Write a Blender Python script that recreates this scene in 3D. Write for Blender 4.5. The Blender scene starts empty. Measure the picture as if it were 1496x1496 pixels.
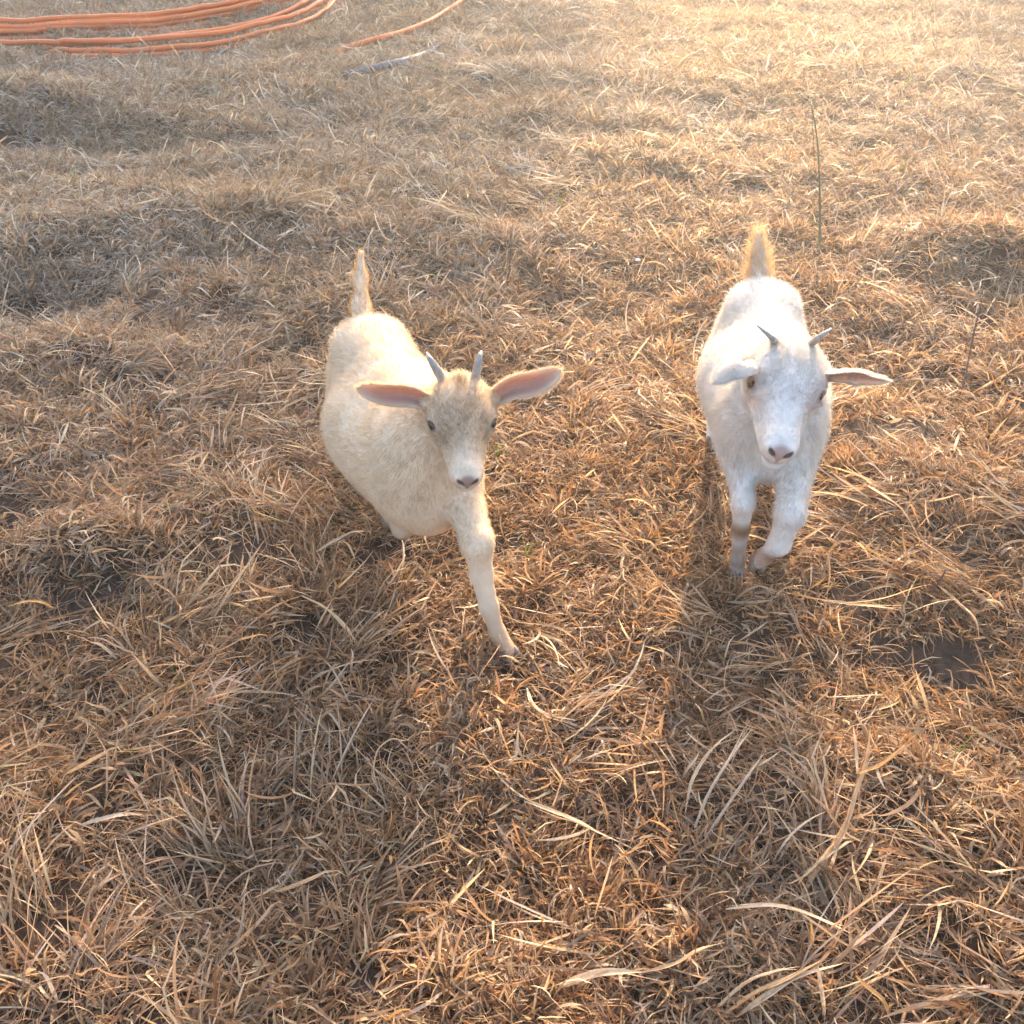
import bpy, math, random
import numpy as np
from mathutils import Vector, Matrix, noise

random.seed(7)
RNG = np.random.default_rng(11)
PI = math.pi
scene = bpy.context.scene
COL = scene.collection

# ------------------------------------------------------------------ camera, world, sun, exposure
CAM_H, PITCH, FOV = 1.40, 40.0, 55.0
cam_d = bpy.data.cameras.new('camera')
cam = bpy.data.objects.new('camera', cam_d)
COL.objects.link(cam)
cam.location = (0, 0, CAM_H)
cam.rotation_euler = (math.radians(90 - PITCH), 0, 0)
cam_d.sensor_width = 36
cam_d.angle = math.radians(FOV)
cam_d.clip_start = 0.02
cam_d.clip_end = 2000
cam_d.dof.use_dof = True
cam_d.dof.focus_distance = 1.75
cam_d.dof.aperture_fstop = 14.0
scene.camera = cam

SUN_AZ = 10.0      # degrees to the right of the viewing direction (+Y)
SUN_EL = 21.5
world = bpy.data.worlds.new('World')
scene.world = world
world.use_nodes = True
wn = world.node_tree
wn.nodes.clear()
sky = wn.nodes.new('ShaderNodeTexSky')
sky.sky_type = 'NISHITA'
sky.sun_disc = False
sky.sun_elevation = math.radians(SUN_EL)
sky.sun_rotation = math.radians(SUN_AZ)
sky.air_density = 1.0
sky.dust_density = 3.0
sky.ozone_density = 0.7
bg = wn.nodes.new('ShaderNodeBackground')
bg.inputs['Strength'].default_value = 0.15
wo = wn.nodes.new('ShaderNodeOutputWorld')
wn.links.new(sky.outputs[0], bg.inputs['Color'])
wn.links.new(bg.outputs[0], wo.inputs['Surface'])

sun_d = bpy.data.lights.new('sun', 'SUN')
sun_d.energy = 4.2
sun_d.angle = math.radians(1.0)
sun_d.color = (1.0, 0.75, 0.48)
sun = bpy.data.objects.new('sun', sun_d)
COL.objects.link(sun)
az, el = math.radians(SUN_AZ), math.radians(SUN_EL)
SUN_DIR = Vector((math.sin(az) * math.cos(el), math.cos(az) * math.cos(el), math.sin(el)))
sun.rotation_euler = SUN_DIR.to_track_quat('Z', 'Y').to_euler()
sun.location = (4, 14, 8)

vs = scene.view_settings
vs.view_transform = 'Standard'
vs.look = 'None'
vs.gamma = 1.0
vs.use_curve_mapping = False
vs.exposure = 2.45
try:
    scene.cycles.max_bounces = 6
    scene.cycles.diffuse_bounces = 3
    scene.cycles.glossy_bounces = 2
    scene.cycles.transmission_bounces = 3
    scene.cycles_curves.shape = 'RIBBONS'
    scene.cycles_curves.subdivisions = 2
except Exception:
    pass

# ------------------------------------------------------------------ helpers
F_PX = 748.0 / math.tan(math.radians(FOV / 2))


def W(px, py, z=0.0):
    """the place at height z that the photograph shows at pixel (px, py) of 1496"""
    xc, yc = (px - 748.0) / F_PX, (748.0 - py) / F_PX
    p = math.radians(PITCH)
    d = np.array([xc, math.cos(p) + yc * math.sin(p), -math.sin(p) + yc * math.cos(p)])
    t = (z - CAM_H) / d[2]
    return np.array([0, 0, CAM_H]) + d * t


def tag(o, label=None, cat=None, group=None, kind=None):
    if label: o['label'] = label
    if cat: o['category'] = cat
    if group: o['group'] = group
    if kind: o['kind'] = kind
    return o


def empty(name, loc=(0, 0, 0), rz=0.0):
    o = bpy.data.objects.new(name, None)
    COL.objects.link(o)
    o.location = loc
    o.rotation_euler = (0, 0, rz)
    o.empty_display_size = 0.1
    return o


def mesh_np(name, V, F, mat=None, smooth=True, cols=None, parent=None, link=True, attrs=None):
    """V (n,3), F (m,k) int array of k-gons"""
    V = np.asarray(V, dtype=np.float32)
    F = np.asarray(F, dtype=np.int32)
    me = bpy.data.meshes.new(name)
    k = F.shape[1]
    me.vertices.add(len(V))
    me.vertices.foreach_set('co', V.ravel())
    me.loops.add(F.size)
    me.loops.foreach_set('vertex_index', F.ravel())
    me.polygons.add(len(F))
    me.polygons.foreach_set('loop_start', np.arange(0, F.size, k, dtype=np.int32))
    me.polygons.foreach_set('loop_total', np.full(len(F), k, dtype=np.int32))
    if smooth:
        me.polygons.foreach_set('use_smooth', np.ones(len(F), dtype=bool))
    if cols is not None:
        a = me.color_attributes.new('Col', 'FLOAT_COLOR', 'POINT')
        c = np.ones((len(V), 4), dtype=np.float32)
        c[:, :3] = cols
        a.data.foreach_set('color', c.ravel())
    for nm, arr in (attrs or {}).items():
        a = me.attributes.new(nm, 'FLOAT', 'POINT')
        a.data.foreach_set('value', np.asarray(arr, dtype=np.float32))
    me.update()
    me.validate()
    if mat: me.materials.append(mat)
    o = bpy.data.objects.new(name, me)
    if link: COL.objects.link(o)
    if parent: o.parent = parent
    return o


def unit(v):
    v = np.asarray(v, dtype=float)
    return v / (np.linalg.norm(v, axis=-1, keepdims=True) + 1e-12)


# ------------------------------------------------------------------ materials
def new_mat(name):
    m = bpy.data.materials.new(name)
    m.use_nodes = True
    nt = m.node_tree
    nt.nodes.clear()
    out = nt.nodes.new('ShaderNodeOutputMaterial')
    return m, nt, out


def N(nt, typ, **kw):
    n = nt.nodes.new(typ)
    for k, v in kw.items():
        if k in n.inputs: n.inputs[k].default_value = v
        else: setattr(n, k, v)
    return n


def grass_material(name, tint=(1, 1, 1), trans=0.42):
    m, nt, out = new_mat(name)
    L = nt.links.new
    col = N(nt, 'ShaderNodeVertexColor', layer_name='Col')
    geo = N(nt, 'ShaderNodeNewGeometry')
    n1 = N(nt, 'ShaderNodeTexNoise', Scale=1.3, Detail=3.0)
    L(geo.outputs['Position'], n1.inputs['Vector'])
    r1 = N(nt, 'ShaderNodeValToRGB')
    r1.color_ramp.elements[0].position = 0.35
    r1.color_ramp.elements[0].color = (0.93, 0.88, 0.80, 1)
    r1.color_ramp.elements[1].position = 0.65
    r1.color_ramp.elements[1].color = (1.0, 1.0, 1.02, 1)
    L(n1.outputs['Fac'], r1.inputs['Fac'])
    # dead grass tinted red brown in front, cooler and paler grey towards the pipes
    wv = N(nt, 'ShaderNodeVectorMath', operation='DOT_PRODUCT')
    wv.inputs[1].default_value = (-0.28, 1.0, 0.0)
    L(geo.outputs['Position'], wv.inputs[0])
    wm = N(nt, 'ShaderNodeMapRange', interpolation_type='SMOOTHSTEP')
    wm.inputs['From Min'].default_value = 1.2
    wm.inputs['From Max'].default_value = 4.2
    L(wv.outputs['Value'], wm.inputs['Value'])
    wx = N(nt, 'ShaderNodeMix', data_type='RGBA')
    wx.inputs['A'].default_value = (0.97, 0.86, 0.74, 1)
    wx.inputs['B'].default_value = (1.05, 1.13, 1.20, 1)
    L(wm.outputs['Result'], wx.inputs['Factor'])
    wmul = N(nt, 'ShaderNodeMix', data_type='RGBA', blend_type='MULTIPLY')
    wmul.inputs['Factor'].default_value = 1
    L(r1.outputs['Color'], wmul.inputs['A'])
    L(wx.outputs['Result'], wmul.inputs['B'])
    n2 = N(nt, 'ShaderNodeTexNoise', Scale=260.0, Detail=2.0)
    L(geo.outputs['Position'], n2.inputs['Vector'])
    mr = N(nt, 'ShaderNodeMapRange')
    mr.inputs['To Min'].default_value = 0.72
    mr.inputs['To Max'].default_value = 1.25
    L(n2.outputs['Fac'], mr.inputs['Value'])
    m1 = N(nt, 'ShaderNodeMix', data_type='RGBA', blend_type='MULTIPLY')
    m1.inputs['Factor'].default_value = 1
    L(col.outputs['Color'], m1.inputs['A'])
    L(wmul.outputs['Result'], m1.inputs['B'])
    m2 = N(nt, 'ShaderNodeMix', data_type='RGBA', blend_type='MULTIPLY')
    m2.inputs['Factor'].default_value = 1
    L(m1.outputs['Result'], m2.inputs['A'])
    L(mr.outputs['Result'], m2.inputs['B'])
    p = N(nt, 'ShaderNodeBsdfPrincipled', Roughness=0.5)
    p.inputs['Specular IOR Level'].default_value = 0.35
    L(m2.outputs['Result'], p.inputs['Base Color'])
    tr = N(nt, 'ShaderNodeBsdfTranslucent')
    m3 = N(nt, 'ShaderNodeMix', data_type='RGBA', blend_type='MULTIPLY')
    m3.inputs['Factor'].default_value = 1
    m3.inputs['B'].default_value = (1.15, 1.00, 0.83, 1)
    L(m2.outputs['Result'], m3.inputs['A'])
    L(m3.outputs['Result'], tr.inputs['Color'])
    mx = N(nt, 'ShaderNodeMixShader', Fac=trans)
    L(p.outputs[0], mx.inputs[1])
    L(tr.outputs[0], mx.inputs[2])
    L(mx.outputs[0], out.inputs['Surface'])
    return m


def soil_material():
    m, nt, out = new_mat('thatch_soil')
    L = nt.links.new
    geo = N(nt, 'ShaderNodeNewGeometry')
    n1 = N(nt, 'ShaderNodeTexNoise', Scale=28.0, Detail=8.0, Roughness=0.7)
    L(geo.outputs['Position'], n1.inputs['Vector'])
    r1 = N(nt, 'ShaderNodeValToRGB')
    e = r1.color_ramp.elements
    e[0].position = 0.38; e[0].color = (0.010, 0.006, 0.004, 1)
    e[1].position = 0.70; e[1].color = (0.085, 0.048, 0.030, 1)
    L(n1.outputs['Fac'], r1.inputs['Fac'])
    # beyond the built blades the sheet itself carries the straw colour
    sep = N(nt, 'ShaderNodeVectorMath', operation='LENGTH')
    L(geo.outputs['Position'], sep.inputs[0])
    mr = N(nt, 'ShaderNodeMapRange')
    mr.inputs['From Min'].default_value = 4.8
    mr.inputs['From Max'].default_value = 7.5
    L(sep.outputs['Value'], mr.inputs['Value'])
    n2 = N(nt, 'ShaderNodeTexNoise', Scale=6.0, Detail=10.0, Roughness=0.75)
    L(geo.outputs['Position'], n2.inputs['Vector'])
    r2 = N(nt, 'ShaderNodeValToRGB')
    e = r2.color_ramp.elements
    e[0].position = 0.3; e[0].color = (0.14, 0.10, 0.06, 1)
    e[1].position = 0.7; e[1].color = (0.36, 0.28, 0.17, 1)
    L(n2.outputs['Fac'], r2.inputs['Fac'])
    mx = N(nt, 'ShaderNodeMix', data_type='RGBA')
    L(mr.outputs['Result'], mx.inputs['Factor'])
    L(r1.outputs['Color'], mx.inputs['A'])
    L(r2.outputs['Color'], mx.inputs['B'])
    p = N(nt, 'ShaderNodeBsdfPrincipled', Roughness=0.95)
    L(mx.outputs['Result'], p.inputs['Base Color'])
    b = N(nt, 'ShaderNodeBump', Strength=0.8, Distance=0.01)
    L(n1.outputs['Fac'], b.inputs['Height'])
    L(b.outputs['Normal'], p.inputs['Normal'])
    L(p.outputs[0], out.inputs['Surface'])
    return m


def fur_material(name, hair=False):
    m, nt, out = new_mat(name)
    L = nt.links.new
    if hair:
        col = N(nt, 'ShaderNodeAttribute', attribute_name='tint')
    else:
        col = N(nt, 'ShaderNodeAttribute', attribute_name='Col')
    p = N(nt, 'ShaderNodeBsdfPrincipled', Roughness=0.6)
    p.inputs['Specular IOR Level'].default_value = 0.25
    L(col.outputs['Color'], p.inputs['Base Color'])
    if hair:
        tr = N(nt, 'ShaderNodeBsdfTranslucent')
        g = N(nt, 'ShaderNodeMix', data_type='RGBA', blend_type='MULTIPLY')
        g.inputs['Factor'].default_value = 1
        g.inputs['B'].default_value = (1.0, 0.93, 0.80, 1)
        L(col.outputs['Color'], g.inputs['A'])
        L(g.outputs['Result'], tr.inputs['Color'])
        mx = N(nt, 'ShaderNodeMixShader', Fac=0.45)
        L(p.outputs[0], mx.inputs[1])
        L(tr.outputs[0], mx.inputs[2])
        L(mx.outputs[0], out.inputs['Surface'])
    else:
        geo = N(nt, 'ShaderNodeTexCoord')
        n = N(nt, 'ShaderNodeTexNoise', Scale=120.0, Detail=4.0)
        L(geo.outputs['Object'], n.inputs['Vector'])
        b = N(nt, 'ShaderNodeBump', Strength=0.25, Distance=0.004)
        L(n.outputs['Fac'], b.inputs['Height'])
        L(b.outputs['Normal'], p.inputs['Normal'])
        L(p.outputs[0], out.inputs['Surface'])
    return m


def plain(name, color, rough=0.5, spec=0.5, noise_scale=None, noise_amt=0.2, bump=0.0, sss=0.0):
    m, nt, out = new_mat(name)
    L = nt.links.new
    p = N(nt, 'ShaderNodeBsdfPrincipled', Roughness=rough)
    p.inputs['Specular IOR Level'].default_value = spec
    p.inputs['Base Color'].default_value = (*color, 1)
    if sss:
        p.inputs['Subsurface Weight'].default_value = sss
        p.inputs['Subsurface Radius'].default_value = (0.01, 0.005, 0.003)
        p.inputs['Subsurface Scale'].default_value = 0.6
    if noise_scale:
        tc = N(nt, 'ShaderNodeTexCoord')
        n = N(nt, 'ShaderNodeTexNoise', Scale=noise_scale, Detail=5.0)
        L(tc.outputs['Object'], n.inputs['Vector'])
        r = N(nt, 'ShaderNodeValToRGB')
        e = r.color_ramp.elements
        e[0].position = 0.3; e[0].color = tuple(c * (1 - noise_amt) for c in color) + (1,)
        e[1].position = 0.7; e[1].color = tuple(min(1, c * (1 + noise_amt)) for c in color) + (1,)
        L(n.outputs['Fac'], r.inputs['Fac'])
        L(r.outputs['Color'], p.inputs['Base Color'])
        if bump:
            b = N(nt, 'ShaderNodeBump', Strength=bump, Distance=0.003)
            L(n.outputs['Fac'], b.inputs['Height'])
            L(b.outputs['Normal'], p.inputs['Normal'])
    L(p.outputs[0], out.inputs['Surface'])
    return m


M_SOIL = soil_material()
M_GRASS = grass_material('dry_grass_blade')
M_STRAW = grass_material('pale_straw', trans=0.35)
M_SKIN = fur_material('goat_skin')
M_HAIR = fur_material('goat_hair', hair=True)
M_HORN = plain('horn', (0.28, 0.26, 0.24), 0.45, 0.5, 60.0, 0.35, 0.5)
M_HOOF = plain('hoof', (0.20, 0.155, 0.12), 0.5, 0.4, 90.0, 0.3, 0.3)
M_EYE = plain('amber_iris', (0.022, 0.011, 0.007), 0.12, 0.6, 300.0, 0.3)
M_PUPIL = plain('pupil', (0.004, 0.004, 0.004), 0.05, 0.6)
M_NOSE = plain('nose_skin', (0.22, 0.13, 0.115), 0.4, 0.5, 200.0, 0.25, 0.4)
M_ORANGE = plain('orange_plastic', (0.62, 0.155, 0.035), 0.42, 0.5, 9.0, 0.14)
M_GREY = plain('grey_plastic', (0.10, 0.115, 0.14), 0.5, 0.5, 20.0, 0.3)

# ------------------------------------------------------------------ ground
_wr = np.random.default_rng(5)
_waves = []
for s, a in ((2.2, 0.020), (1.1, 0.016), (0.6, 0.012), (0.33, 0.007), (0.18, 0.004)):
    for _ in range(5):
        th = _wr.uniform(0, 2 * PI)
        k = 2 * PI / (s * _wr.uniform(0.75, 1.35))
        _waves.append((math.cos(th) * k, math.sin(th) * k, _wr.uniform(0, 6.28), a / 3.2))
# mounds and hollows, (pixel x, pixel y, height, radius x, radius y)
_BUMPS = [(300, 330, 0.07, 0.40, 0.22), (120, 200, -0.10, 0.50, 0.20), (40, 150, 0.07, 0.45, 0.22),
          (330, 190, 0.06, 0.35, 0.20), (60, 350, 0.06, 0.30, 0.16), (60, 425, -0.08, 0.30, 0.13), (180, 290, 0.05, 0.3, 0.15),
          (150, 520, 0.05, 0.28, 0.12), (330, 460, -0.04, 0.22, 0.12), (150, 800, 0.055, 0.20, 0.10),
          (60, 900, -0.03, 0.18, 0.10), (350, 760, 0.04, 0.14, 0.10), (1420, 380, 0.12, 0.24, 0.20),
          (1420, 960, -0.035, 0.20, 0.16), (1250, 950, -0.03, 0.12, 0.08), (1300, 720, 0.04, 0.2, 0.10),
          (1250, 480, -0.03, 0.15, 0.2), (880, 720, -0.02, 0.25, 0.2), (1150, 1180, 0.03, 0.12, 0.1),
          (1060, 1400, 0.03, 0.12, 0.08), (1330, 1130, 0.03, 0.1, 0.08), (350, 1300, -0.03, 0.1, 0.08),
          (700, 120, 0.04, 0.6, 0.3), (1250, 120, 0.06, 0.5, 0.4), (950, 250, 0.04, 0.3, 0.2), (1300, 560, -0.04, 0.2, 0.12)]
_BW = [(*W(a, b)[:2], h, rx, ry) for a, b, h, rx, ry in _BUMPS]


def ground_z(x, y):
    x = np.asarray(x, dtype=float); y = np.asarray(y, dtype=float)
    z = np.zeros(np.broadcast(x, y).shape)
    for kx, ky, ph, a in _waves:
        z = z + a * np.sin(kx * x + ky * y + ph)
    for bx, by, h, rx, ry in _BW:
        z = z + h * np.exp(-((x - bx) / rx) ** 2 - ((y - by) / ry) ** 2)
    # trodden, level ground where the goats stand
    for gx, gy, r in ((-0.1, 1.45, 0.45), (0.5, 1.65, 0.45)):
        w = np.exp(-(((x - gx) ** 2 + (y - gy) ** 2) / (r * r)) ** 2)
        z = z * (1 - 0.85 * w)
    d = np.sqrt(x * x + y * y)
    return z * np.clip((40 - d) / 30, 0, 1)


def grow(a, b, step, far, fac=1.28):
    c = list(np.arange(a, b + 1e-6, step))
    s = step; v = c[-1]
    while v < far:
        s *= fac; v += s; c.append(v)
    s = step; v = c[0]
    while v > -far:
        s *= fac; v -= s; c.insert(0, v)
    return np.array(c)


gx = grow(-4.5, 4.5, 0.035, 400)
gy = grow(-0.6, 8.5, 0.035, 400)
GX, GY = np.meshgrid(gx, gy, indexing='ij')
GZ = ground_z(GX, GY)
idx = np.arange(GX.size).reshape(GX.shape)
Fg = np.stack([idx[:-1, :-1].ravel(), idx[1:, :-1].ravel(), idx[1:, 1:].ravel(), idx[:-1, 1:].ravel()], 1)
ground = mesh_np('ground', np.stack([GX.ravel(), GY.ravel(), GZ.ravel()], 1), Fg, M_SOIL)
tag(ground, 'dark brown soil and thatch under dry grass', kind='structure')


# ------------------------------------------------------------------ blades
def blades(rng, n, L, Wd, root, az, inc, bend, azbend, col, segs=5, kink=0.5, twist=1.5, floor=0.001):
    """n ribbons; returns verts (n,segs+1,2,3) flattened, quads, colours"""
    t = np.linspace(0, 1, segs + 1)
    e = inc[:, None] + bend[:, None] * t[None]
    a = az[:, None] + azbend[:, None] * t[None]
    kt = rng.uniform(0.15, 0.85, n)
    kon = (rng.random(n) < kink)
    ks = 1 / (1 + np.exp(-(t[None] - kt[:, None]) * 25))
    a = a + (kon * rng.normal(0, 0.9, n))[:, None] * ks
    e = e - (kon * rng.uniform(0.0, 0.9, n))[:, None] * ks
    d = np.stack([np.cos(a) * np.cos(e), np.sin(a) * np.cos(e), np.sin(e)], -1)
    step = (L / segs)[:, None, None]
    P = np.zeros((n, segs + 1, 3))
    P[:, 1:] = np.cumsum(d[:, :-1] * step, axis=1)
    P += root[:, None, :]
    lim = floor + rng.uniform(0, 0.008, n)[:, None]
    P[..., 2] = np.maximum(P[..., 2], lim)
    side = np.stack([-np.sin(a), np.cos(a), np.zeros_like(a)], -1)
    up = np.cross(d, side)
    ph = rng.uniform(0, PI, n)[:, None] + rng.normal(0, twist, n)[:, None] * t[None]
    s = side * np.cos(ph)[..., None] + up * np.sin(ph)[..., None]
    prof = np.minimum(1, 0.35 + 3.0 * t) * np.clip((1.04 - t) * rng.uniform(1.1, 4, n)[:, None], 0, 1)
    w = (Wd[:, None] * prof * 0.5 * 1.45)[..., None]
    V = np.stack([P - s * w, P + s * w], 2)
    base = (np.arange(n) * (segs + 1) * 2)[:, None]
    k = np.arange(segs)[None] * 2
    F = np.stack([base + k, base + k + 1, base + k + 3, base + k + 2], -1).reshape(-1, 4)
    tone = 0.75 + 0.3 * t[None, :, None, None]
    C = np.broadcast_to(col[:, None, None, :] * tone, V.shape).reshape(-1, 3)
    return V.reshape(-1, 3), F, C


PAL = np.array([[0.50, 0.385, 0.26], [0.42, 0.30, 0.19], [0.32, 0.205, 0.12], [0.60, 0.505, 0.385],
                [0.22, 0.135, 0.08], [0.52, 0.455, 0.37], [0.44, 0.28, 0.15], [0.38, 0.33, 0.265], [0.68, 0.61, 0.50]])


def straw_cols(rng, n, probs=None):
    p = np.array(probs if probs is not None else [3, 3, 2.5, 2.2, 2.2, 1.8, 2, 1.5, 1.3], float)
    c = PAL[rng.choice(len(PAL), n, p=p / p.sum())]
    c = c * 0.84 + c.mean(1, keepdims=True) * 0.16
    return np.clip(c * rng.normal(1, 0.12, n)[:, None] * (1 + rng.normal(0, 0.03, (n, 3))), 0.02, 0.85)


def merge(parts):
    Vs, Fs, Cs, o = [], [], [], 0
    for V, F, C in parts:
        Vs.append(V); Fs.append(F + o); Cs.append(C); o += len(V)
    return np.concatenate(Vs), np.concatenate(Fs), np.concatenate(Cs)


def rootdisc(rng, n, r, z=0.0):
    a = rng.uniform(0, 2 * PI, n); q = r * np.sqrt(rng.random(n))
    return np.stack([q * np.cos(a), q * np.sin(a), np.full(n, z)], 1)


def mat_tuft(rng):       # short tangled layer
    n = 78
    A = blades(rng, n, rng.uniform(0.020, 0.070, n), rng.uniform(0.0011, 0.0027, n), rootdisc(rng, n, 0.055),
               rng.uniform(0, 2 * PI, n), rng.uniform(0.05, 1.0, n), rng.uniform(-1.8, 0.2, n),
               rng.normal(0, 1.1, n), straw_cols(rng, n), segs=4, kink=0.6)
    m = 14
    B = blades(rng, m, rng.uniform(0.02, 0.05, m), rng.uniform(0.003, 0.0048, m), rootdisc(rng, m, 0.055),
               rng.uniform(0, 2 * PI, m), rng.uniform(0.1, 0.9, m), rng.uniform(-2.6, 0, m),
               rng.normal(0, 0.8, m), straw_cols(rng, m, [2, 2, 1, 2, 1, 2, 1, 1, 1]), segs=4, kink=0.4)
    return merge([A, B])


def stub_tuft(rng):      # cut stubble, upright
    n = 34
    r = rootdisc(rng, n, 0.022)
    A = blades(rng, n, rng.uniform(0.03, 0.075, n), rng.uniform(0.0014, 0.0036, n), r,
               np.arctan2(r[:, 1], r[:, 0]) + rng.normal(0, 0.7, n), rng.uniform(0.6, 1.45, n), rng.uniform(-1.2, 0.1, n),
               rng.normal(0, 0.7, n), straw_cols(rng, n, [3, 3, 3, 1, 2, 1, 3, 1, 0.3]), segs=4, kink=0.35)
    return A


def long_tuft(rng):      # bent over clump, combed towards +x
    n = 52
    L = rng.uniform(0.06, 0.175, n)
    A = blades(rng, n, L, rng.uniform(0.0011, 0.0032, n) , rootdisc(rng, n, 0.03),
               rng.normal(0, 0.55, n), rng.uniform(0.35, 1.05, n), rng.uniform(-1.7, -0.7, n),
               rng.normal(0, 0.7, n), straw_cols(rng, n, [3, 3, 2.5, 2.5, 2, 2, 2, 1.5, 1.2]), segs=7, kink=0.6, twist=1.3)
    return A


def flat_tuft(rng):      # lying combed straw with pale broad blades
    n = 26
    A = blades(rng, n, rng.uniform(0.08, 0.2, n), rng.uniform(0.0014, 0.0036, n), rootdisc(rng, n, 0.05, 0.012),
               rng.normal(0, 0.3, n), rng.uniform(0.05, 0.5, n), rng.uniform(-0.8, 0.0, n),
               rng.normal(0, 0.4, n), straw_cols(rng, n, [2, 2, 1, 3, 0.5, 3, 1, 1, 2]), segs=6, kink=0.4)
    return A


def wisp(rng):           # thin wiry curls standing proud
    n = 9
    A = blades(rng, n, rng.uniform(0.06, 0.15, n), rng.uniform(0.0007, 0.0014, n), rootdisc(rng, n, 0.05, 0.005),
               rng.uniform(0, 2 * PI, n), rng.uniform(0.4, 1.3, n), rng.uniform(-2.6, -0.5, n),
               rng.normal(0, 1.6, n), straw_cols(rng, n, [2, 3, 2, 2, 2, 2, 2, 1, 1]), segs=8, kink=0.3)
    return A


def broad(rng):          # one to three broad papery leaves
    n = 3
    A = blades(rng, n, rng.uniform(0.05, 0.15, n), rng.uniform(0.0030, 0.0052, n), rootdisc(rng, n, 0.012, 0.012),
               rng.normal(0, 0.5, n), rng.uniform(0.1, 1.1, n), rng.uniform(-1.5, -0.1, n),
               rng.normal(0, 0.7, n), straw_cols(rng, n, [3, 2, 0.5, 3, 0.2, 3, 2, 1, 3]), segs=7, kink=0.5, twist=0.8)
    return A


def sprout(rng):         # fresh green shoots
    n = 6
    c = np.array([0.10, 0.17, 0.035]) * rng.uniform(0.7, 1.4, n)[:, None]
    return blades(rng, n, rng.uniform(0.02, 0.06, n), rng.uniform(0.0012, 0.0024, n), rootdisc(rng, n, 0.008, 0.01),
                  rng.uniform(0, 2 * PI, n), rng.uniform(0.7, 1.4, n), rng.uniform(-0.8, 0, n),
                  rng.normal(0, 0.3, n), c, segs=4, kink=0.1)


def make_sources(name, fn, count):
    c = bpy.data.collections.new(name + '_sources')
    for i in range(count):
        V, F, C = fn(np.random.default_rng(100 + i * 17 + len(name)))
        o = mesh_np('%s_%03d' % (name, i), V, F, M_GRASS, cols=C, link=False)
        c.objects.link(o)
    return c


def scatter(name, label, coll, count, pts, rots, scls, ids):
    """one 'stuff' object: points carrying instances of the clumps"""
    me = bpy.data.meshes.new(name)
    me.vertices.add(len(pts))
    me.vertices.foreach_set('co', np.asarray(pts, np.float32).ravel())
    a = me.attributes.new('rot', 'FLOAT_VECTOR', 'POINT'); a.data.foreach_set('vector', np.asarray(rots, np.float32).ravel())
    a = me.attributes.new('scl', 'FLOAT_VECTOR', 'POINT'); a.data.foreach_set('vector', np.asarray(scls, np.float32).ravel())
    a = me.attributes.new('pick', 'INT', 'POINT'); a.data.foreach_set('value', np.asarray(ids, np.int32))
    o = bpy.data.objects.new(name, me)
    COL.objects.link(o)
    ng = bpy.data.node_groups.new(name + '_nodes', 'GeometryNodeTree')
    ng.interface.new_socket('Geometry', in_out='INPUT', socket_type='NodeSocketGeometry')
    ng.interface.new_socket('Geometry', in_out='OUTPUT', socket_type='NodeSocketGeometry')
    gi = ng.nodes.new('NodeGroupInput'); go = ng.nodes.new('NodeGroupOutput')
    ci = ng.nodes.new('GeometryNodeCollectionInfo')
    ci.inputs['Collection'].default_value = coll
    ci.inputs['Separate Children'].default_value = True
    ci.inputs['Reset Children'].default_value = True
    iop = ng.nodes.new('GeometryNodeInstanceOnPoints')
    iop.inputs['Pick Instance'].default_value = True

    def attr(nm, typ):
        n = ng.nodes.new('GeometryNodeInputNamedAttribute'); n.data_type = typ
        n.inputs['Name'].default_value = nm
        return n.outputs['Attribute']
    L = ng.links.new
    L(gi.outputs[0], iop.inputs['Points'])
    L(ci.outputs[0], iop.inputs['Instance'])
    L(attr('pick', 'INT'), iop.inputs['Instance Index'])
    L(attr('rot', 'FLOAT_VECTOR'), iop.inputs['Rotation'])
    L(attr('scl', 'FLOAT_VECTOR'), iop.inputs['Scale'])
    L(iop.outputs[0], go.inputs[0])
    md = o.modifiers.new('clumps', 'NODES'); md.node_group = ng
    tag(o, label, 'grass', kind='stuff')
    return o


def noise2(x, y, s, seed):
    r = np.random.default_rng(seed)
    z = np.zeros(len(x))
    for i in range(7):
        th = r.uniform(0, 2 * PI); k = 2 * PI / s * r.uniform(0.6, 1.7)
        z += np.sin(k * (np.cos(th) * x + np.sin(th) * y) + r.uniform(0, 6.28))
    return z / 2.6


def field_pts(rng, dens, x0=-5.6, x1=5.6, y0=0.0, y1=9.0, margin=1.1):
    """random ground points, thinned to the wedge a visitor near the photo's standpoint looks at"""
    n = int(dens * (x1 - x0) * (y1 - y0))
    x = rng.uniform(x0, x1, n); y = rng.uniform(y0, y1, n)
    ok = np.abs(x) < 0.62 * y + 0.75 + margin
    return x[ok], y[ok]


def orient(x, y, yaw):
    e = 0.02
    gxx = (ground_z(x + e, y) - ground_z(x - e, y)) / (2 * e)
    gyy = (ground_z(x, y + e) - ground_z(x, y - e)) / (2 * e)
    # tilt so local z follows the ground: rotate about x by slope along y, about y by -slope along x (yaw first)
    rots = np.zeros((len(x), 3))
    for i in range(len(x)):
        nrm = Vector((-gxx[i], -gyy[i], 1)).normalized()
        q = Vector((0, 0, 1)).rotation_difference(nrm).to_matrix() @ Matrix.Rotation(yaw[i], 3, 'Z')
        rots[i] = q.to_euler()
    return rots


FEET = []      # filled with (x, y, r): no tall clumps right in front of a hoof
for fx, fy in ((745, 960), (578, 812), (1080, 835)):
    p = W(fx, fy, 0.0)
    FEET.append((p[0], p[1]))


def keep_off(x, y, r=0.05):
    ok = np.ones(len(x), bool)
    for fx, fy in FEET:
        ok &= ~((np.abs(x - fx) < r) & (y < fy + 0.06) & (y > fy - r * 1.3))
    return ok


def flow_dir(x, y):
    """direction the long grass leans"""
    return noise2(x, y, 0.9, 31) * 1.5 + 2.6 + 1.2 * np.tanh(x * 1.5)


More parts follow.
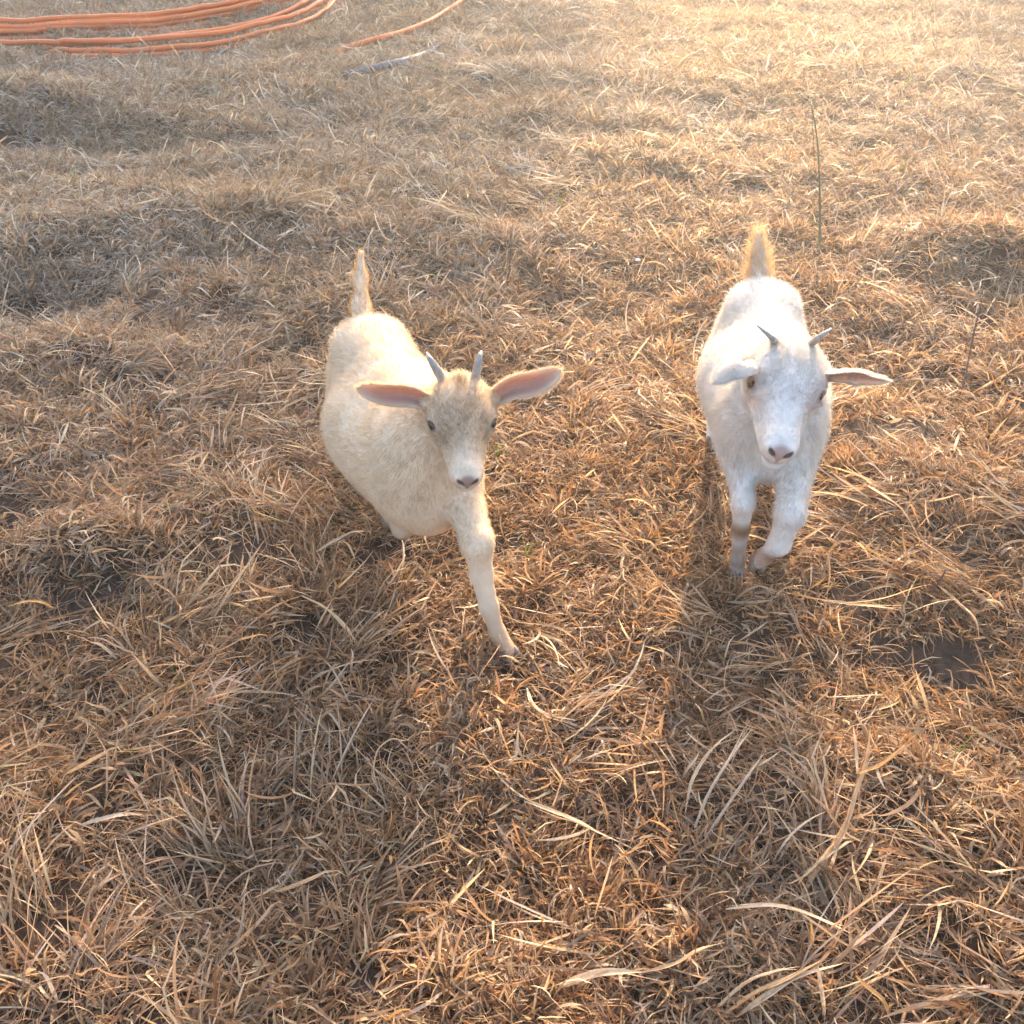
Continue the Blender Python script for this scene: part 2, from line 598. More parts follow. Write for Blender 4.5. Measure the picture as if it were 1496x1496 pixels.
def coil_clear(x, y):
    return (((x + 2.65) / 1.75) ** 2 + ((y - 6.9) / 1.62) ** 2 > 1) & (((x + 2.05) / 1.18) ** 2 + ((y - 6.14) / 1.16) ** 2 > 1)


# bare, darker ground patches (px, py, radius x, radius y)
BARE = [(*W(a, b)[:2], rx, ry) for a, b, rx, ry in ((1420, 950, 0.20, 0.12), (1480, 1060, 0.10, 0.10), (1230, 965, 0.07, 0.04), (1290, 870, 0.10, 0.04),
                                                     (40, 935, 0.10, 0.045),
                                                     (130, 205, 0.4, 0.10), (60, 430, 0.25, 0.06), (60, 1000, 0.08, 0.05))]


def bare_w(x, y):
    w = np.zeros(len(x))
    for bx, by, rx, ry in BARE:
        w = np.maximum(w, np.exp(-((x - bx) / rx) ** 2 - ((y - by) / ry) ** 2))
    return w


rg = np.random.default_rng(3)
src = make_sources('mat_clump', mat_tuft, 14)
x, y = field_pts(rg, 300)
nearside = np.clip((np.abs(x - 0.12) - 0.2) / 0.3, 0, 1) / (1 + np.exp((y - 1.5) * 4.0))
ok = (rg.random(len(x)) > bare_w(x, y) * 0.12) & (rg.random(len(x)) > 0.25 * nearside)
x, y = x[ok], y[ok]
z = ground_z(x, y)
s = rg.uniform(0.75, 1.25, len(x)) * np.where(keep_off(x, y, 0.035), 1, 0.75)
scatter('dry_grass', 'short tangled dead straw coloured grass covering the ground', src, 14,
        np.stack([x, y, z - 0.002], 1), orient(x, y, rg.uniform(0, 2 * PI, len(x))), np.stack([s, s, s * rg.uniform(0.7, 1.5, len(x))], 1), rg.integers(0, 14, len(x)))

src = make_sources('stubble_clump', stub_tuft, 12)
x, y = field_pts(rg, 120)
ok = keep_off(x, y) & (rg.random(len(x)) > bare_w(x, y)) & (noise2(x, y, 0.5, 8) > -0.6)
x, y = x[ok], y[ok]
s = rg.uniform(0.6, 1.25, len(x))
scatter('grass_stubble', 'upright cut stubble of brown dry grass between the goats and all round', src, 12,
        np.stack([x, y, ground_z(x, y)], 1), orient(x, y, rg.uniform(0, 2 * PI, len(x))), np.stack([s, s, s], 1), rg.integers(0, 12, len(x)))

src = make_sources('long_clump', long_tuft, 14)
x, y = field_pts(rg, 75)
lit = noise2(x, y, 0.8, 77)
side = np.clip(np.abs(x - 0.12 - 0.15 * (y - 1)) / 0.45, 0, 1)       # fewer on the trodden strip between the goats
near = 1 / (1 + np.exp((y - np.where(x < 0, 3.0, 2.2)) * 3.0))
ok = keep_off(x, y, 0.12) & (lit + 1.2 * side * (0.25 + 0.75 * near) > 0.75) & (rg.random(len(x)) > bare_w(x, y) * 0.7) & (coil_clear(x, y) | (rg.random(len(x)) < 0.5)) & (rg.random(len(x)) < 0.30 + 0.60 * near)
x, y = x[ok], y[ok]
s = rg.uniform(0.5, 1.15, len(x)) * (0.78 + 0.3 / (1 + np.exp((y - 2.0) * 3.0)))
yaw = flow_dir(x, y) + rg.normal(0, 0.9, len(x))
scatter('long_grass', 'long bent over dry grass lying in combed swirls either side of the trodden strip', src, 14,
        np.stack([x, y, ground_z(x, y)], 1), orient(x, y, yaw), np.stack([s, s, s * 0.8], 1), rg.integers(0, 14, len(x)))

src = make_sources('flat_clump', flat_tuft, 10)
x, y = field_pts(rg, 45)
ok = keep_off(x, y, 0.1) & coil_clear(x, y) & (rg.random(len(x)) < 0.25 + 0.75 * np.clip((np.abs(x - 0.15) - 0.2) / 0.3, 0, 1) / (1 + np.exp((y - 2.0) * 3.0))) & (rg.random(len(x)) > bare_w(x, y))
x, y = x[ok], y[ok]
s = rg.uniform(0.5, 1.1, len(x))
yaw = flow_dir(x, y) + rg.normal(0, 0.7, len(x))
scatter('loose_straw', 'loose flat straw lying over the short grass', src, 10,
        np.stack([x, y, ground_z(x, y) + 0.008], 1), orient(x, y, yaw), np.stack([s, s, s], 1), rg.integers(0, 10, len(x)))

src = make_sources('wisp_clump', wisp, 10)
x, y = field_pts(rg, 170)
ok = keep_off(x, y)
x, y = x[ok], y[ok]
s = rg.uniform(0.5, 1.1, len(x))
scatter('wiry_grass', 'thin wiry curls of dry grass standing above the tangle', src, 10,
        np.stack([x, y, ground_z(x, y)], 1), orient(x, y, rg.uniform(0, 2 * PI, len(x))), np.stack([s, s, s], 1), rg.integers(0, 10, len(x)))

src = make_sources('broad_clump', broad, 12)
x, y = field_pts(rg, 120)
ok = keep_off(x, y, 0.07) & (rg.random(len(x)) > bare_w(x, y)) & (rg.random(len(x)) < 0.75 + 0.25 / (1 + np.exp((y - 2.2) * 3.0)))
x, y = x[ok], y[ok]
s = rg.uniform(0.45, 1.0, len(x))
scatter('papery_leaves', 'broad pale papery dead leaves scattered through the grass', src, 12,
        np.stack([x, y, ground_z(x, y) + 0.004], 1), orient(x, y, rg.uniform(0, 2 * PI, len(x))), np.stack([s, s, s], 1), rg.integers(0, 12, len(x)))

src = make_sources('sprout_clump', sprout, 5)
x, y = field_pts(rg, 2.2)
s = rg.uniform(0.6, 1.3, len(x))
scatter('green_shoots', 'few fresh green grass shoots poking through the dead straw', src, 5,
        np.stack([x, y, ground_z(x, y)], 1), orient(x, y, rg.uniform(0, 2 * PI, len(x))), np.stack([s, s, s], 1), rg.integers(0, 5, len(x)))


# ------------------------------------------------------------------ distance-field modelling (for the animals)
def smin(a, b, k):
    h = np.maximum(k - np.abs(a - b), 0) / k
    return np.minimum(a, b) - h * h * k * 0.25


def sd_cone(P, a, b, ra, rb):
    a = np.asarray(a, float); b = np.asarray(b, float)
    ab = b - a
    t = np.clip(((P - a) @ ab) / (ab @ ab), 0, 1)
    t = t * t * (3 - 2 * t) * 0.35 + t * 0.65
    d = P - (a + t[..., None] * ab)
    return np.sqrt((d * d).sum(-1)) - (ra + (rb - ra) * t)


def sd_ell(P, c, r, R=None):
    d = P - np.asarray(c, float)
    if R is not None: d = d @ R          # columns of R are the ellipsoid's axes
    r = np.asarray(r, float)
    k0 = np.sqrt(((d / r) ** 2).sum(-1))
    k1 = np.sqrt(((d / (r * r)) ** 2).sum(-1)) + 1e-9
    return k0 * (k0 - 1) / k1


class Field:
    def __init__(self):
        self.p = []      # (kind, args, k, bbox lo, bbox hi, flow)

    def cone(self, a, b, ra, rb, k=0.02, flow=None):
        a = np.asarray(a, float); b = np.asarray(b, float); r = max(ra, rb)
        fl = unit(b - a) if flow is None else unit(flow)
        self.p.append(('c', (a, b, ra, rb), k, np.minimum(a, b) - r, np.maximum(a, b) + r, fl))

    def ell(self, c, r, R=None, k=0.02, flow=(-1, 0, -0.5)):
        c = np.asarray(c, float); m = max(r)
        self.p.append(('e', (c, r, R), k, c - m, c + m, unit(flow)))

    def cut(self, c, r, R=None, k=0.004):
        c = np.asarray(c, float); m = max(r)
        self.p.append(('x', (c, r, R), k, c - m, c + m, None))

    @staticmethod
    def ev(pr, P):
        return sd_cone(P, *pr[1]) if pr[0] == 'c' else sd_ell(P, *pr[1])

    def at(self, P):
        F = np.full(P.shape[:-1], 1.0)
        for pr in self.p:
            d = self.ev(pr, P)
            F = -smin(-F, d, pr[2]) if pr[0] == 'x' else smin(F, d, pr[2])
        return F

    def flow(self, P):
        w = np.zeros(P.shape); F = np.zeros(len(P)) + 1e-9
        for pr in self.p:
            if pr[0] == 'x': continue
            q = np.exp(-np.maximum(self.ev(pr, P), -0.004) / 0.010)
            w += q[:, None] * pr[5]; F += q
        return unit(w / F[:, None])

    def grid(self, xs, ys, zs):
        F = np.full((len(xs), len(ys), len(zs)), 1.0, dtype=np.float32)
        for pr in self.p:
            m = pr[2] * 1.05 + 0.012
            lo, hi = pr[3] - m, pr[4] + m
            sl = []
            for c, v in enumerate((xs, ys, zs)):
                a, b = np.searchsorted(v, lo[c]), np.searchsorted(v, hi[c])
                sl.append(slice(max(a - 1, 0), min(b + 1, len(v))))
            if any(s_.stop - s_.start < 1 for s_ in sl): continue
            P = np.stack(np.meshgrid(xs[sl[0]], ys[sl[1]], zs[sl[2]], indexing='ij'), -1)
            d = self.ev(pr, P)
            sub = F[sl[0], sl[1], sl[2]]
            F[sl[0], sl[1], sl[2]] = -smin(-sub, d, pr[2]) if pr[0] == 'x' else smin(sub, d, pr[2])
        return F


def surface_nets(F, xs, ys, zs):
    ins = F < 0
    c = np.zeros(tuple(n - 1 for n in F.shape), dtype=np.int8)
    off = [(i, j, k) for i in (0, 1) for j in (0, 1) for k in (0, 1)]
    nx, ny, nz = c.shape
    for i, j, k in off: c += ins[i:i + nx, j:j + ny, k:k + nz]
    act = (c > 0) & (c < 8)
    I, J, K = np.nonzero(act)
    num = -np.ones(c.shape, dtype=np.int64)
    num[act] = np.arange(len(I))
    S = np.zeros((len(I), 3)); cnt = np.zeros(len(I))

    def pos(o):
        return np.stack([xs[I + o[0]], ys[J + o[1]], zs[K + o[2]]], 1)
    for a in off:
        for ax in range(3):
            if a[ax]: continue
            b = list(a); b[ax] = 1
            fa = F[I + a[0], J + a[1], K + a[2]]; fb = F[I + b[0], J + b[1], K + b[2]]
            m = (fa < 0) != (fb < 0)
            t = np.where(m, fa / np.where(m, fa - fb, 1), 0)[:, None]
            S += np.where(m[:, None], pos(a) * (1 - t) + pos(b) * t, 0); cnt += m
    V = S / cnt[:, None]
    Q = []
    for ax in range(3):
        a1, a2 = (ax + 1) % 3, (ax + 2) % 3
        lo = [slice(None)] * 3; hi = [slice(None)] * 3
        lo[ax] = slice(0, -1); hi[ax] = slice(1, None)
        A, B = ins[tuple(lo)], ins[tuple(hi)]
        m = A != B
        idxs = np.array(np.nonzero(m)).T
        ok = (idxs[:, a1] > 0) & (idxs[:, a2] > 0) & (idxs[:, a1] < F.shape[a1] - 1) & (idxs[:, a2] < F.shape[a2] - 1)
        idxs = idxs[ok]
        fl = A[tuple(idxs.T)]

        def cell(d1, d2):
            q = idxs.copy(); q[:, a1] -= d1; q[:, a2] -= d2
            return num[tuple(q.T)]
        q = np.stack([cell(1, 1), cell(0, 1), cell(0, 0), cell(1, 0)], 1)
        q[~fl] = q[~fl][:, ::-1]
        Q.append(q)
    return V, np.concatenate(Q)


def axis_grid(lo, hi, coarse, fine, flo, fhi):
    v = [lo]
    while v[-1] < hi:
        x = v[-1]
        d = max(flo - x, x - fhi, 0)
        v.append(x + min(coarse, fine + d * 0.12))
    return np.array(v)


def frame_from(m, n):
    """head frame: columns = lateral (goat's left), muzzle direction, dorsal normal"""
    m = unit(m); n = np.asarray(n, float); n = unit(n - m * (n @ m))
    u = np.cross(m, n) * -1.0
    return np.stack([u, m, n], 1)


def sweep(points, radii, sides=14, twist=0.0, ridges=0.0):
    """tapering tube through points with closed ends"""
    P = np.asarray(points, float); n = len(P)
    T = unit(np.gradient(P, axis=0))
    ref = np.array([0, 0, 1.0]) if abs(T[0][2]) < 0.9 else np.array([1.0, 0, 0])
    V = []
    for i in range(n):
        s = unit(np.cross(T[i], ref)); u = np.cross(s, T[i])
        a = np.arange(sides) / sides * 2 * PI + twist * i
        r = radii[i] * (1 + ridges * (i % 2))
        V.append(P[i] + r * (np.cos(a)[:, None] * s + np.sin(a)[:, None] * u))
    V = np.concatenate(V + [P[:1], P[-1:]])
    F = []
    for i in range(n - 1):
        for j in range(sides):
            k = (j + 1) % sides
            F.append((i * sides + j, i * sides + k, (i + 1) * sides + k, (i + 1) * sides + j))
    c0, c1 = n * sides, n * sides + 1
    for j in range(0, sides, 2):
        F.append((c0, (j + 2) % sides, j + 1, j))
        b = (n - 1) * sides
        F.append((c1, b + j, b + j + 1, b + (j + 2) % sides))
    return V, np.array(F)


def spline(pts, n):
    """Catmull-Rom through pts"""
    P = np.asarray(pts, float)
    P = np.concatenate([[2 * P[0] - P[1]], P, [2 * P[-1] - P[-2]]])
    out = []
    m = len(P) - 3
    for t in np.linspace(0, m - 1e-6, n):
        i = int(t); f = t - i
        a, b, c, d = P[i:i + 4]
        out.append(0.5 * ((2 * b) + (c - a) * f + (2 * a - 5 * b + 4 * c - d) * f * f + (3 * b - a - 3 * c + d) * f ** 3))
    return np.array(out)


def hair_object(name, parent, R, D, Nn, Ln, rad, tint, rng, bend=0.45, clump=0.0, segs=4):
    """R roots, D flow direction, Nn normals, Ln lengths -> one curves object"""
    n = len(R)
    jit = rng.normal(0, 0.16, (n, 3))
    d0 = unit(D * 0.75 + Nn * 0.65 + jit)
    d1 = unit(D + Nn * 0.10 + jit * 1.3 + np.array([0, 0, -0.10]))
    P = np.zeros((n, segs, 3))
    P[:, 0] = R - Nn * 0.001
    for i in range(1, segs):
        t = (i - 0.5) / (segs - 1)
        d = unit(d0 * (1 - t) + d1 * t)
        P[:, i] = P[:, i - 1] + d * (Ln / (segs - 1))[:, None]
    cu = bpy.data.hair_curves.new(name)
    cu.add_curves([segs] * n)
    cu.attributes['position'].data.foreach_set('vector', P.astype(np.float32).ravel()) if 'position' in cu.attributes else cu.position_data.foreach_set('vector', P.astype(np.float32).ravel())
    a = cu.attributes.get('radius') or cu.attributes.new('radius', 'FLOAT', 'POINT')
    rr = np.ones((n, segs)) * rad * np.linspace(1, 0.25, segs)[None]
    a.data.foreach_set('value', rr.astype(np.float32).ravel())
    a = cu.attributes.new('tint', 'FLOAT_COLOR', 'CURVE')
    c = np.ones((n, 4), np.float32)
    c[:, :3] = np.clip(tint * rng.normal(1, 0.07, (n, 1)), 0.01, 0.92)
    a.data.foreach_set('color', c.ravel())
    cu.materials.append(M_HAIR)
    o = bpy.data.objects.new(name, cu)
    COL.objects.link(o)
    o.parent = parent
    return o


def ear_mesh(path, facing, width, cup, fold=0.0, nt=16, ns=9):
    """cupped leaf-shaped ear; path: centre line points, facing: inner-side normals at the same knots"""
    C = spline(path, nt); Fc = unit(spline(facing, nt))
    T = unit(np.gradient(C, axis=0))
    S = unit(np.cross(T, Fc)); Nn = unit(np.cross(S, T))
    t = np.linspace(0, 1, nt); s = np.linspace(-1, 1, ns)
    prof = (0.42 + 0.58 * np.sin(PI * np.clip(t * 0.66 + 0.10, 0, 1)) ** 1.2) * np.sqrt(np.clip(1 - t ** 4, 0.0, 1)) + 0.02
    th = 0.0016
    inner = C[:, None] + S[:, None] * (s[None, :, None] * (width * prof)[:, None, None])
    cupv = cup * (1 - 0.55 * t)
    inner = inner + Nn[:, None] * ((s ** 2)[None, :, None] * (cupv * prof)[:, None, None])
    if fold:
        inner = inner + Nn[:, None] * (np.clip(s, 0, 1) ** 2)[None, :, None] * (fold * prof)[:, None, None]
    outer = inner - Nn[:, None] * (th * (2 - np.abs(s)))[None, :, None]
    V = np.concatenate([inner.reshape(-1, 3), outer.reshape(-1, 3)])
    o = nt * ns; F = []
    for i in range(nt - 1):
        for j in range(ns - 1):
            a, b, c, d = i * ns + j, i * ns + j + 1, (i + 1) * ns + j + 1, (i + 1) * ns + j
            F.append((a, b, c, d)); F.append((o + d, o + c, o + b, o + a))
        for j, fl in ((0, 1), (ns - 1, 0)):
            a, d = i * ns + j, (i + 1) * ns + j
            F.append((a, d, o + d, o + a) if fl else (d, a, o + a, o + d))
    i = nt - 1
    for j in range(ns - 1):
        a, b = i * ns + j, i * ns + j + 1
        F.append((a, b, o + b, o + a))
    ss = np.tile(np.abs(s)[None], (nt, 1)).ravel(); tt = np.tile(t[:, None], (1, ns)).ravel()
    innerness = np.concatenate([np.clip(1.15 - ss ** 3 * 1.2 - tt ** 6, 0, 1), np.zeros(o)])
    info = dict(C=C, S=S, N=Nn, s=s, t=t, inner=inner, outer=outer)
    return V, np.array(F), innerness, info


def M_ear():
    m, nt, out = new_mat('ear_skin')
    L = nt.links.new
    col = N(nt, 'ShaderNodeAttribute', attribute_name='Col')
    p = N(nt, 'ShaderNodeBsdfPrincipled', Roughness=0.6)
    L(col.outputs['Color'], p.inputs['Base Color'])
    tr = N(nt, 'ShaderNodeBsdfTranslucent')
    g = N(nt, 'ShaderNodeMix', data_type='RGBA', blend_type='MULTIPLY')
    g.inputs['Factor'].default_value = 1
    g.inputs['B'].default_value = (1.0, 0.80, 0.66, 1)
    L(col.outputs['Color'], g.inputs['A'])
    L(g.outputs['Result'], tr.inputs['Color'])
    mx = N(nt, 'ShaderNodeMixShader', Fac=0.38)
    L(p.outputs[0], mx.inputs[1]); L(tr.outputs[0], mx.inputs[2])
    L(mx.outputs[0], out.inputs['Surface'])
    return m


M_EAR = M_ear()


def hoof(parent, pos, fwd, up=(0, 0, 1), sc=1.0):
    """two pointed claws, flat soles"""
    f = Field()
    for s in (-1, 1):
        f.ell((0.004, s * 0.0085, 0.010), (0.019, 0.0080, 0.016), k=0.003)
        f.cone((0.012, s * 0.0078, 0.006), (0.024, s * 0.0055, 0.003), 0.0075, 0.003, k=0.006)
    f.ell((-0.008, 0, 0.022), (0.012, 0.013, 0.010), k=0.006)
    f.ell((-0.017, 0.007, 0.020), (0.004, 0.004, 0.006), k=0.003)
    f.ell((-0.017, -0.007, 0.020), (0.004, 0.004, 0.006), k=0.003)
    g = [np.arange(-0.03, 0.036, 0.0017), np.arange(-0.024, 0.025, 0.0017), np.arange(-0.012, 0.036, 0.0017)]
    Fd = f.grid(*g)
    Fd = np.maximum(Fd, -(g[2][None, None, :] + 0.0) * np.ones_like(Fd))
    V, Q = surface_nets(Fd, *g)
    u = unit(up); x = unit(np.asarray(fwd, float) - u * (np.asarray(fwd, float) @ u)); y = np.cross(u, x)
    V = (V * sc) @ np.stack([x, y, u], 0) + pos
    return mesh_np('hoof', V, Q, M_HOOF, parent=parent)


def build_goat(G):
    rng = np.random.default_rng(G['seed'])
    org = np.array([*G['origin'], 0.0]); org[2] = float(ground_z(org[0], org[1]))
    yaw = math.atan2(G['forward'][1], G['forward'][0])
    root = empty('goat', tuple(org), yaw)
    tag(root, G['label'], 'goat', 'young goats walking over the grass')
    cy, sy = math.cos(yaw), math.sin(yaw)
    Rw = np.array([[cy, -sy, 0], [sy, cy, 0], [0, 0, 1.0]])

    def loc(px, py, z):               # photo landmark at height z -> goat's own coordinates
        return (W(px, py, z) - org) @ Rw

    def vec(v):                       # world direction -> local
        return np.asarray(v, float) @ Rw
    f = Field()
    B = G['belly']
    bx = G.get('len', 1.0)
    dp = G.get('deep', 1.0); dz = (dp - 1) * 0.10
    # hip points, ribs' edge, spine, shoulder blades, breast
    for s in (-1, 1):
        f.ell((-0.185 * bx, s * 0.045, 0.395), (0.022, 0.016, 0.016), k=0.03, flow=(-1, 0, -0.5))
        f.ell((0.120 * bx, s * 0.040, 0.385), (0.018, 0.016, 0.045), k=0.03, flow=(-0.6, 0, -1))
    # trunk
    f.ell((-0.175 * bx, 0, 0.335), (0.085, 0.086, 0.092), k=0.05, flow=(-1, 0, -0.8))
    f.ell((-0.035, 0, 0.300 - dz), (0.150, B, 0.112 * dp), k=0.05, flow=(-1, 0, -0.55))
    f.ell((0.075, 0, 0.308 - dz), (0.120, B * 0.82, 0.112 * dp), k=0.05, flow=(-1, 0, -0.6))
    f.cone((-0.19 * bx, 0, 0.385), (0.12, 0, 0.385), 0.042, 0.040, k=0.05, flow=(-1, 0, -0.1))
    for s in (-1, 1):
        f.ell((-0.175 * bx, s * 0.052, 0.27), (0.062, 0.036, 0.085), k=0.04, flow=(-0.4, 0, -1))
        f.ell((0.135 * bx, s * 0.050, 0.315), (0.052, 0.040, 0.092), k=0.045, flow=(-0.5, 0, -1))
    f.ell((0.150 * bx, 0, 0.275 - dz * 1.4), (0.055, 0.072, 0.082 * dp), k=0.045, flow=(0.1, 0, -1))
    # head
    hp = loc(*G['poll']); hn = loc(*G['nose'])
    Lh = np.linalg.norm(hn - hp)
    Hf = frame_from(hn - hp, vec(G['face_normal']))
    if 'eyes' in G:                   # roll so that the eye line tilts as in the photo
        r = math.radians(G['roll']); c_, s_ = math.cos(r), math.sin(r)
        u, m, n = Hf[:, 0].copy(), Hf[:, 1].copy(), Hf[:, 2].copy()
    sc = Lh / 0.190 * 0.99
    wsc = G.get('head_w', 1.0)

    def H(u, m, n):
        return hp + Hf @ (np.array([u * wsc, m, n]) * sc)
    hd = lambda *v: Hf @ np.array(v, float)
    back = hd(0, -1, 0.25)

    def hell(c, r, k=0.02, fl=None, R=None):
        RR = Hf if R is None else Hf @ R
        f.ell(H(*c), (r[0] * sc * wsc, r[1] * sc, r[2] * sc), R=RR, k=k, flow=back if fl is None else fl)
    neck_top = H(0, 0.030, -0.062)
    f.cone((0.125 * bx, 0, 0.335), neck_top, 0.070, 0.039, k=0.04, flow=np.array([0.155, 0, 0.30]) - neck_top)
    f.cone((0.09, 0, 0.375), H(0, 0.012, -0.048), 0.048, 0.030, k=0.04, flow=np.array([0.10, 0, 0.385]) - H(0, 0, -0.03))
    ck = G.get('cheek', 1.0)
    hell((0, 0.042, -0.036), (0.047 * ck, 0.050, 0.042), k=0.03)
    hell((0, 0.055, -0.018), (0.037 * ck, 0.045, 0.026), k=0.02)
    f.cone(H(0, 0.075, -0.036), H(0, 0.160, -0.032), 0.039 * sc, 0.0225 * sc, k=0.022, flow=back)
    f.cone(H(0, 0.085, -0.014), H(0, 0.165, -0.020), 0.020 * sc, 0.0145 * sc, k=0.02, flow=back)
    for s in (-1, 1):
        hell((s * 0.0385, 0.072, -0.030), (0.0155, 0.021, 0.017), k=0.014)
        hell((s * 0.034, 0.060, -0.022), (0.014, 0.016, 0.012), k=0.015)      # brow
        f.cone(H(s * 0.026, 0.066, -0.062), H(s * 0.010, 0.158, -0.048), 0.022 * sc, 0.013 * sc, k=0.022, flow=back)
    hell((0, 0.168, -0.026), (0.0235, 0.022, 0.0185), k=0.014)
    hell((0, 0.166, -0.040), (0.0225, 0.022, 0.014), k=0.010)
    hell((0, 0.168, -0.059), (0.0175, 0.0185, 0.0120), k=0.006)               # chin
    for s in (-1, 1):
        hell((s * 0.0115, 0.181, -0.019), (0.0085, 0.0090, 0.0095), k=0.006)
        nv = unit([s * 0.55, -0.15, 0.80]); nb_ = unit(np.cross(nv, [0, 1, 0])); Rn = np.stack([nv, unit(np.cross(nb_, nv)), nb_], 1)
        f.cut(H(s * 0.0112, 0.1905, -0.0190), (0.0072 * sc, 0.0050 * sc, 0.0026 * sc), R=Hf @ Rn, k=0.003)
        f.cut(H(s * 0.0465, 0.079, -0.0265), (0.0085 * sc, 0.0105 * sc * G.get('eye_s', 1.0), 0.0085 * sc), R=Hf, k=0.004)
        hell((s * 0.049, 0.030, -0.038), (0.014, 0.011, 0.011), k=0.02)       # ear root
    f.cut(H(0, 0.186, -0.0490), (0.024 * sc, 0.022 * sc, 0.0016 * sc), R=Hf, k=0.003)
    for s in (-1, 1):                 # half closed upper lids and a lower lid
        hell((s * 0.0455, 0.0695 + G.get('squint', 0), -0.0240), (0.0100, 0.0078, 0.0085), k=0.003)
        hell((s * 0.0450, 0.0905, -0.0290), (0.0065, 0.0040, 0.0060), k=0.004)
    # legs: list of (points, radii)
    hooves = []
    for leg in G['legs']:
        pts = [np.asarray(p_, float) if len(p_) == 3 and not isinstance(p_, tuple) else (loc(*p_[1:]) if p_[0] == 'W' else np.array(p_, float)) for p_ in leg['p']]
        for i in range(len(pts) - 1):
            f.cone(pts[i], pts[i + 1], leg['r'][i], leg['r'][i + 1], k=0.022 if i == 0 else 0.012)
        hooves.append((pts[-1], leg.get('fwd', (1, 0, 0)), leg.get('up', (0, 0, 1))))
    # tail
    tp = [loc(*q) for q in G['tail']]
    tp[0] = np.array([-0.235 * bx, 0, 0.375])
    if G.get('straight_tail', True):
        tp = [tp[0] + (tp[-1] - tp[0]) * q_ + np.array([-0.010 * math.sin(q_ * PI), 0, 0]) for q_ in (0, 0.33, 0.67, 1.0)]
    for i in range(len(tp) - 1):
        f.cone(tp[i], tp[i + 1], G['tail_r'][i], G['tail_r'][i + 1], k=0.02)
    # surface
    hc = H(0, 0.10, -0.03); e = 0.11
    los = np.min([q[3] for q in f.p], axis=0) - 0.02; his = np.max([q[4] for q in f.p], axis=0) + 0.02
    g = [axis_grid(los[i], his[i], 0.0044, 0.0021, hc[i] - e, hc[i] + e) for i in range(3)]
    V, Q = surface_nets(f.grid(*g), *g)
    V = V.astype(float)
    # colour
    def paint(P):
        c = np.tile(np.array(G['coat'], float), (len(P), 1))
        nz = noise2(P[:, 0] * 1.0 + P[:, 2] * 0.7, P[:, 1] + P[:, 2] * 0.4, 0.09, 5)
        c *= (1 + 0.035 * nz + 0.03 * noise2(P[:, 0] * 2.0, P[:, 1] * 2.0 + P[:, 2] * 1.1, 0.05, 9))[:, None]
        hl = (P - hp) @ Hf / sc
        hl[:, 0] /= wsc
        def blend(mask, colr):
            nonlocal c
            c = c * (1 - mask[:, None]) + np.array(colr) * mask[:, None]
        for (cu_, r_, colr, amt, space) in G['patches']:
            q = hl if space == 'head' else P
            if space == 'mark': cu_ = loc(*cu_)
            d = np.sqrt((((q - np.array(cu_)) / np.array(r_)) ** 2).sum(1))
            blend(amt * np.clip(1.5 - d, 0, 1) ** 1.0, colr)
        # nose leather between the nostrils, lips
        nw = np.clip(0.0165 + (hl[:, 2] + 0.012) * 0.62, 0.003, 0.0175)      # wide above, narrowing to the lip
        d = np.sqrt((hl[:, 0] / nw) ** 2 + ((hl[:, 1] - 0.190) / 0.014) ** 2 + ((hl[:, 2] + 0.024) / 0.020) ** 2)
        blend(np.clip((1.12 - d) * 3, 0, 1) * 0.85, G['nose_col'])
        for s in (-1, 1):
            nv = unit([s * 0.55, -0.15, 0.80]); nb_ = unit(np.cross(nv, [0, 1, 0])); Rn = np.stack([nv, unit(np.cross(nb_, nv)), nb_], 1)
            q = (hl - [s * 0.0112, 0.1895, -0.0190]) @ Rn
            d = np.sqrt((q / [0.0088, 0.0090, 0.0042]) ** 2 @ np.ones(3))
            blend(np.clip((1.15 - d) * 3, 0, 1) * 0.9, (0.05, 0.030, 0.032))
        m = np.exp(-((hl[:, 2] + 0.0490) / 0.0030) ** 2) * np.clip((hl[:, 1] - 0.155) * 60, 0, 1) * (np.abs(hl[:, 0]) < 0.03) * (hl[:, 1] < 0.21)
        blend(m * 0.85, (0.17, 0.085, 0.075))
        m = np.exp(-((hl[:, 2] + 0.0450) / 0.007) ** 2) * np.clip((hl[:, 1] - 0.165) * 60, 0, 1) * (np.abs(hl[:, 0]) < 0.03)
        blend(m * 0.35, G['nose_col'])
        for s in (-1, 1):
            d = np.sqrt(((hl - [s * 0.0465, 0.079, -0.0265]) / [0.0115, 0.0130, 0.0110]) ** 2 @ np.ones(3))
            blend(np.clip((1.25 - d) * 3.0, 0, 1) * 0.92, G.get('rim', (0.11, 0.065, 0.05)))
        return np.clip(c, 0.01, 0.9), hl
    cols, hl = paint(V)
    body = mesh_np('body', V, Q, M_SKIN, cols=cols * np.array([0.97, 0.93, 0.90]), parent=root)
    # eyes
    for s in (-1, 1):
        c = H(s * 0.0425, 0.079, -0.0275)
        r = 0.0112 * sc * G.get('eye_s', 1.0)
        na, nb = 16, 10
        v = []
        for i in range(nb + 1):
            for j in range(na):
                a, b = 2 * PI * j / na, PI * i / nb
                v.append((math.sin(b) * math.cos(a), math.sin(b) * math.sin(a), math.cos(b)))
        v = np.array(v) * r + c
        q = [(i * na + j, i * na + (j + 1) % na, (i + 1) * na + (j + 1) % na, (i + 1) * na + j) for i in range(nb) for j in range(na)]
        eye = mesh_np('eye', v, q, M_EYE, parent=root)
        out = unit(hd(s * 0.75, 0.10, 0.62))
        ax = unit(np.cross(out, hd(1, 0, 0))); ay = np.cross(ax, out)
        pv = [c + out * r * 1.015]
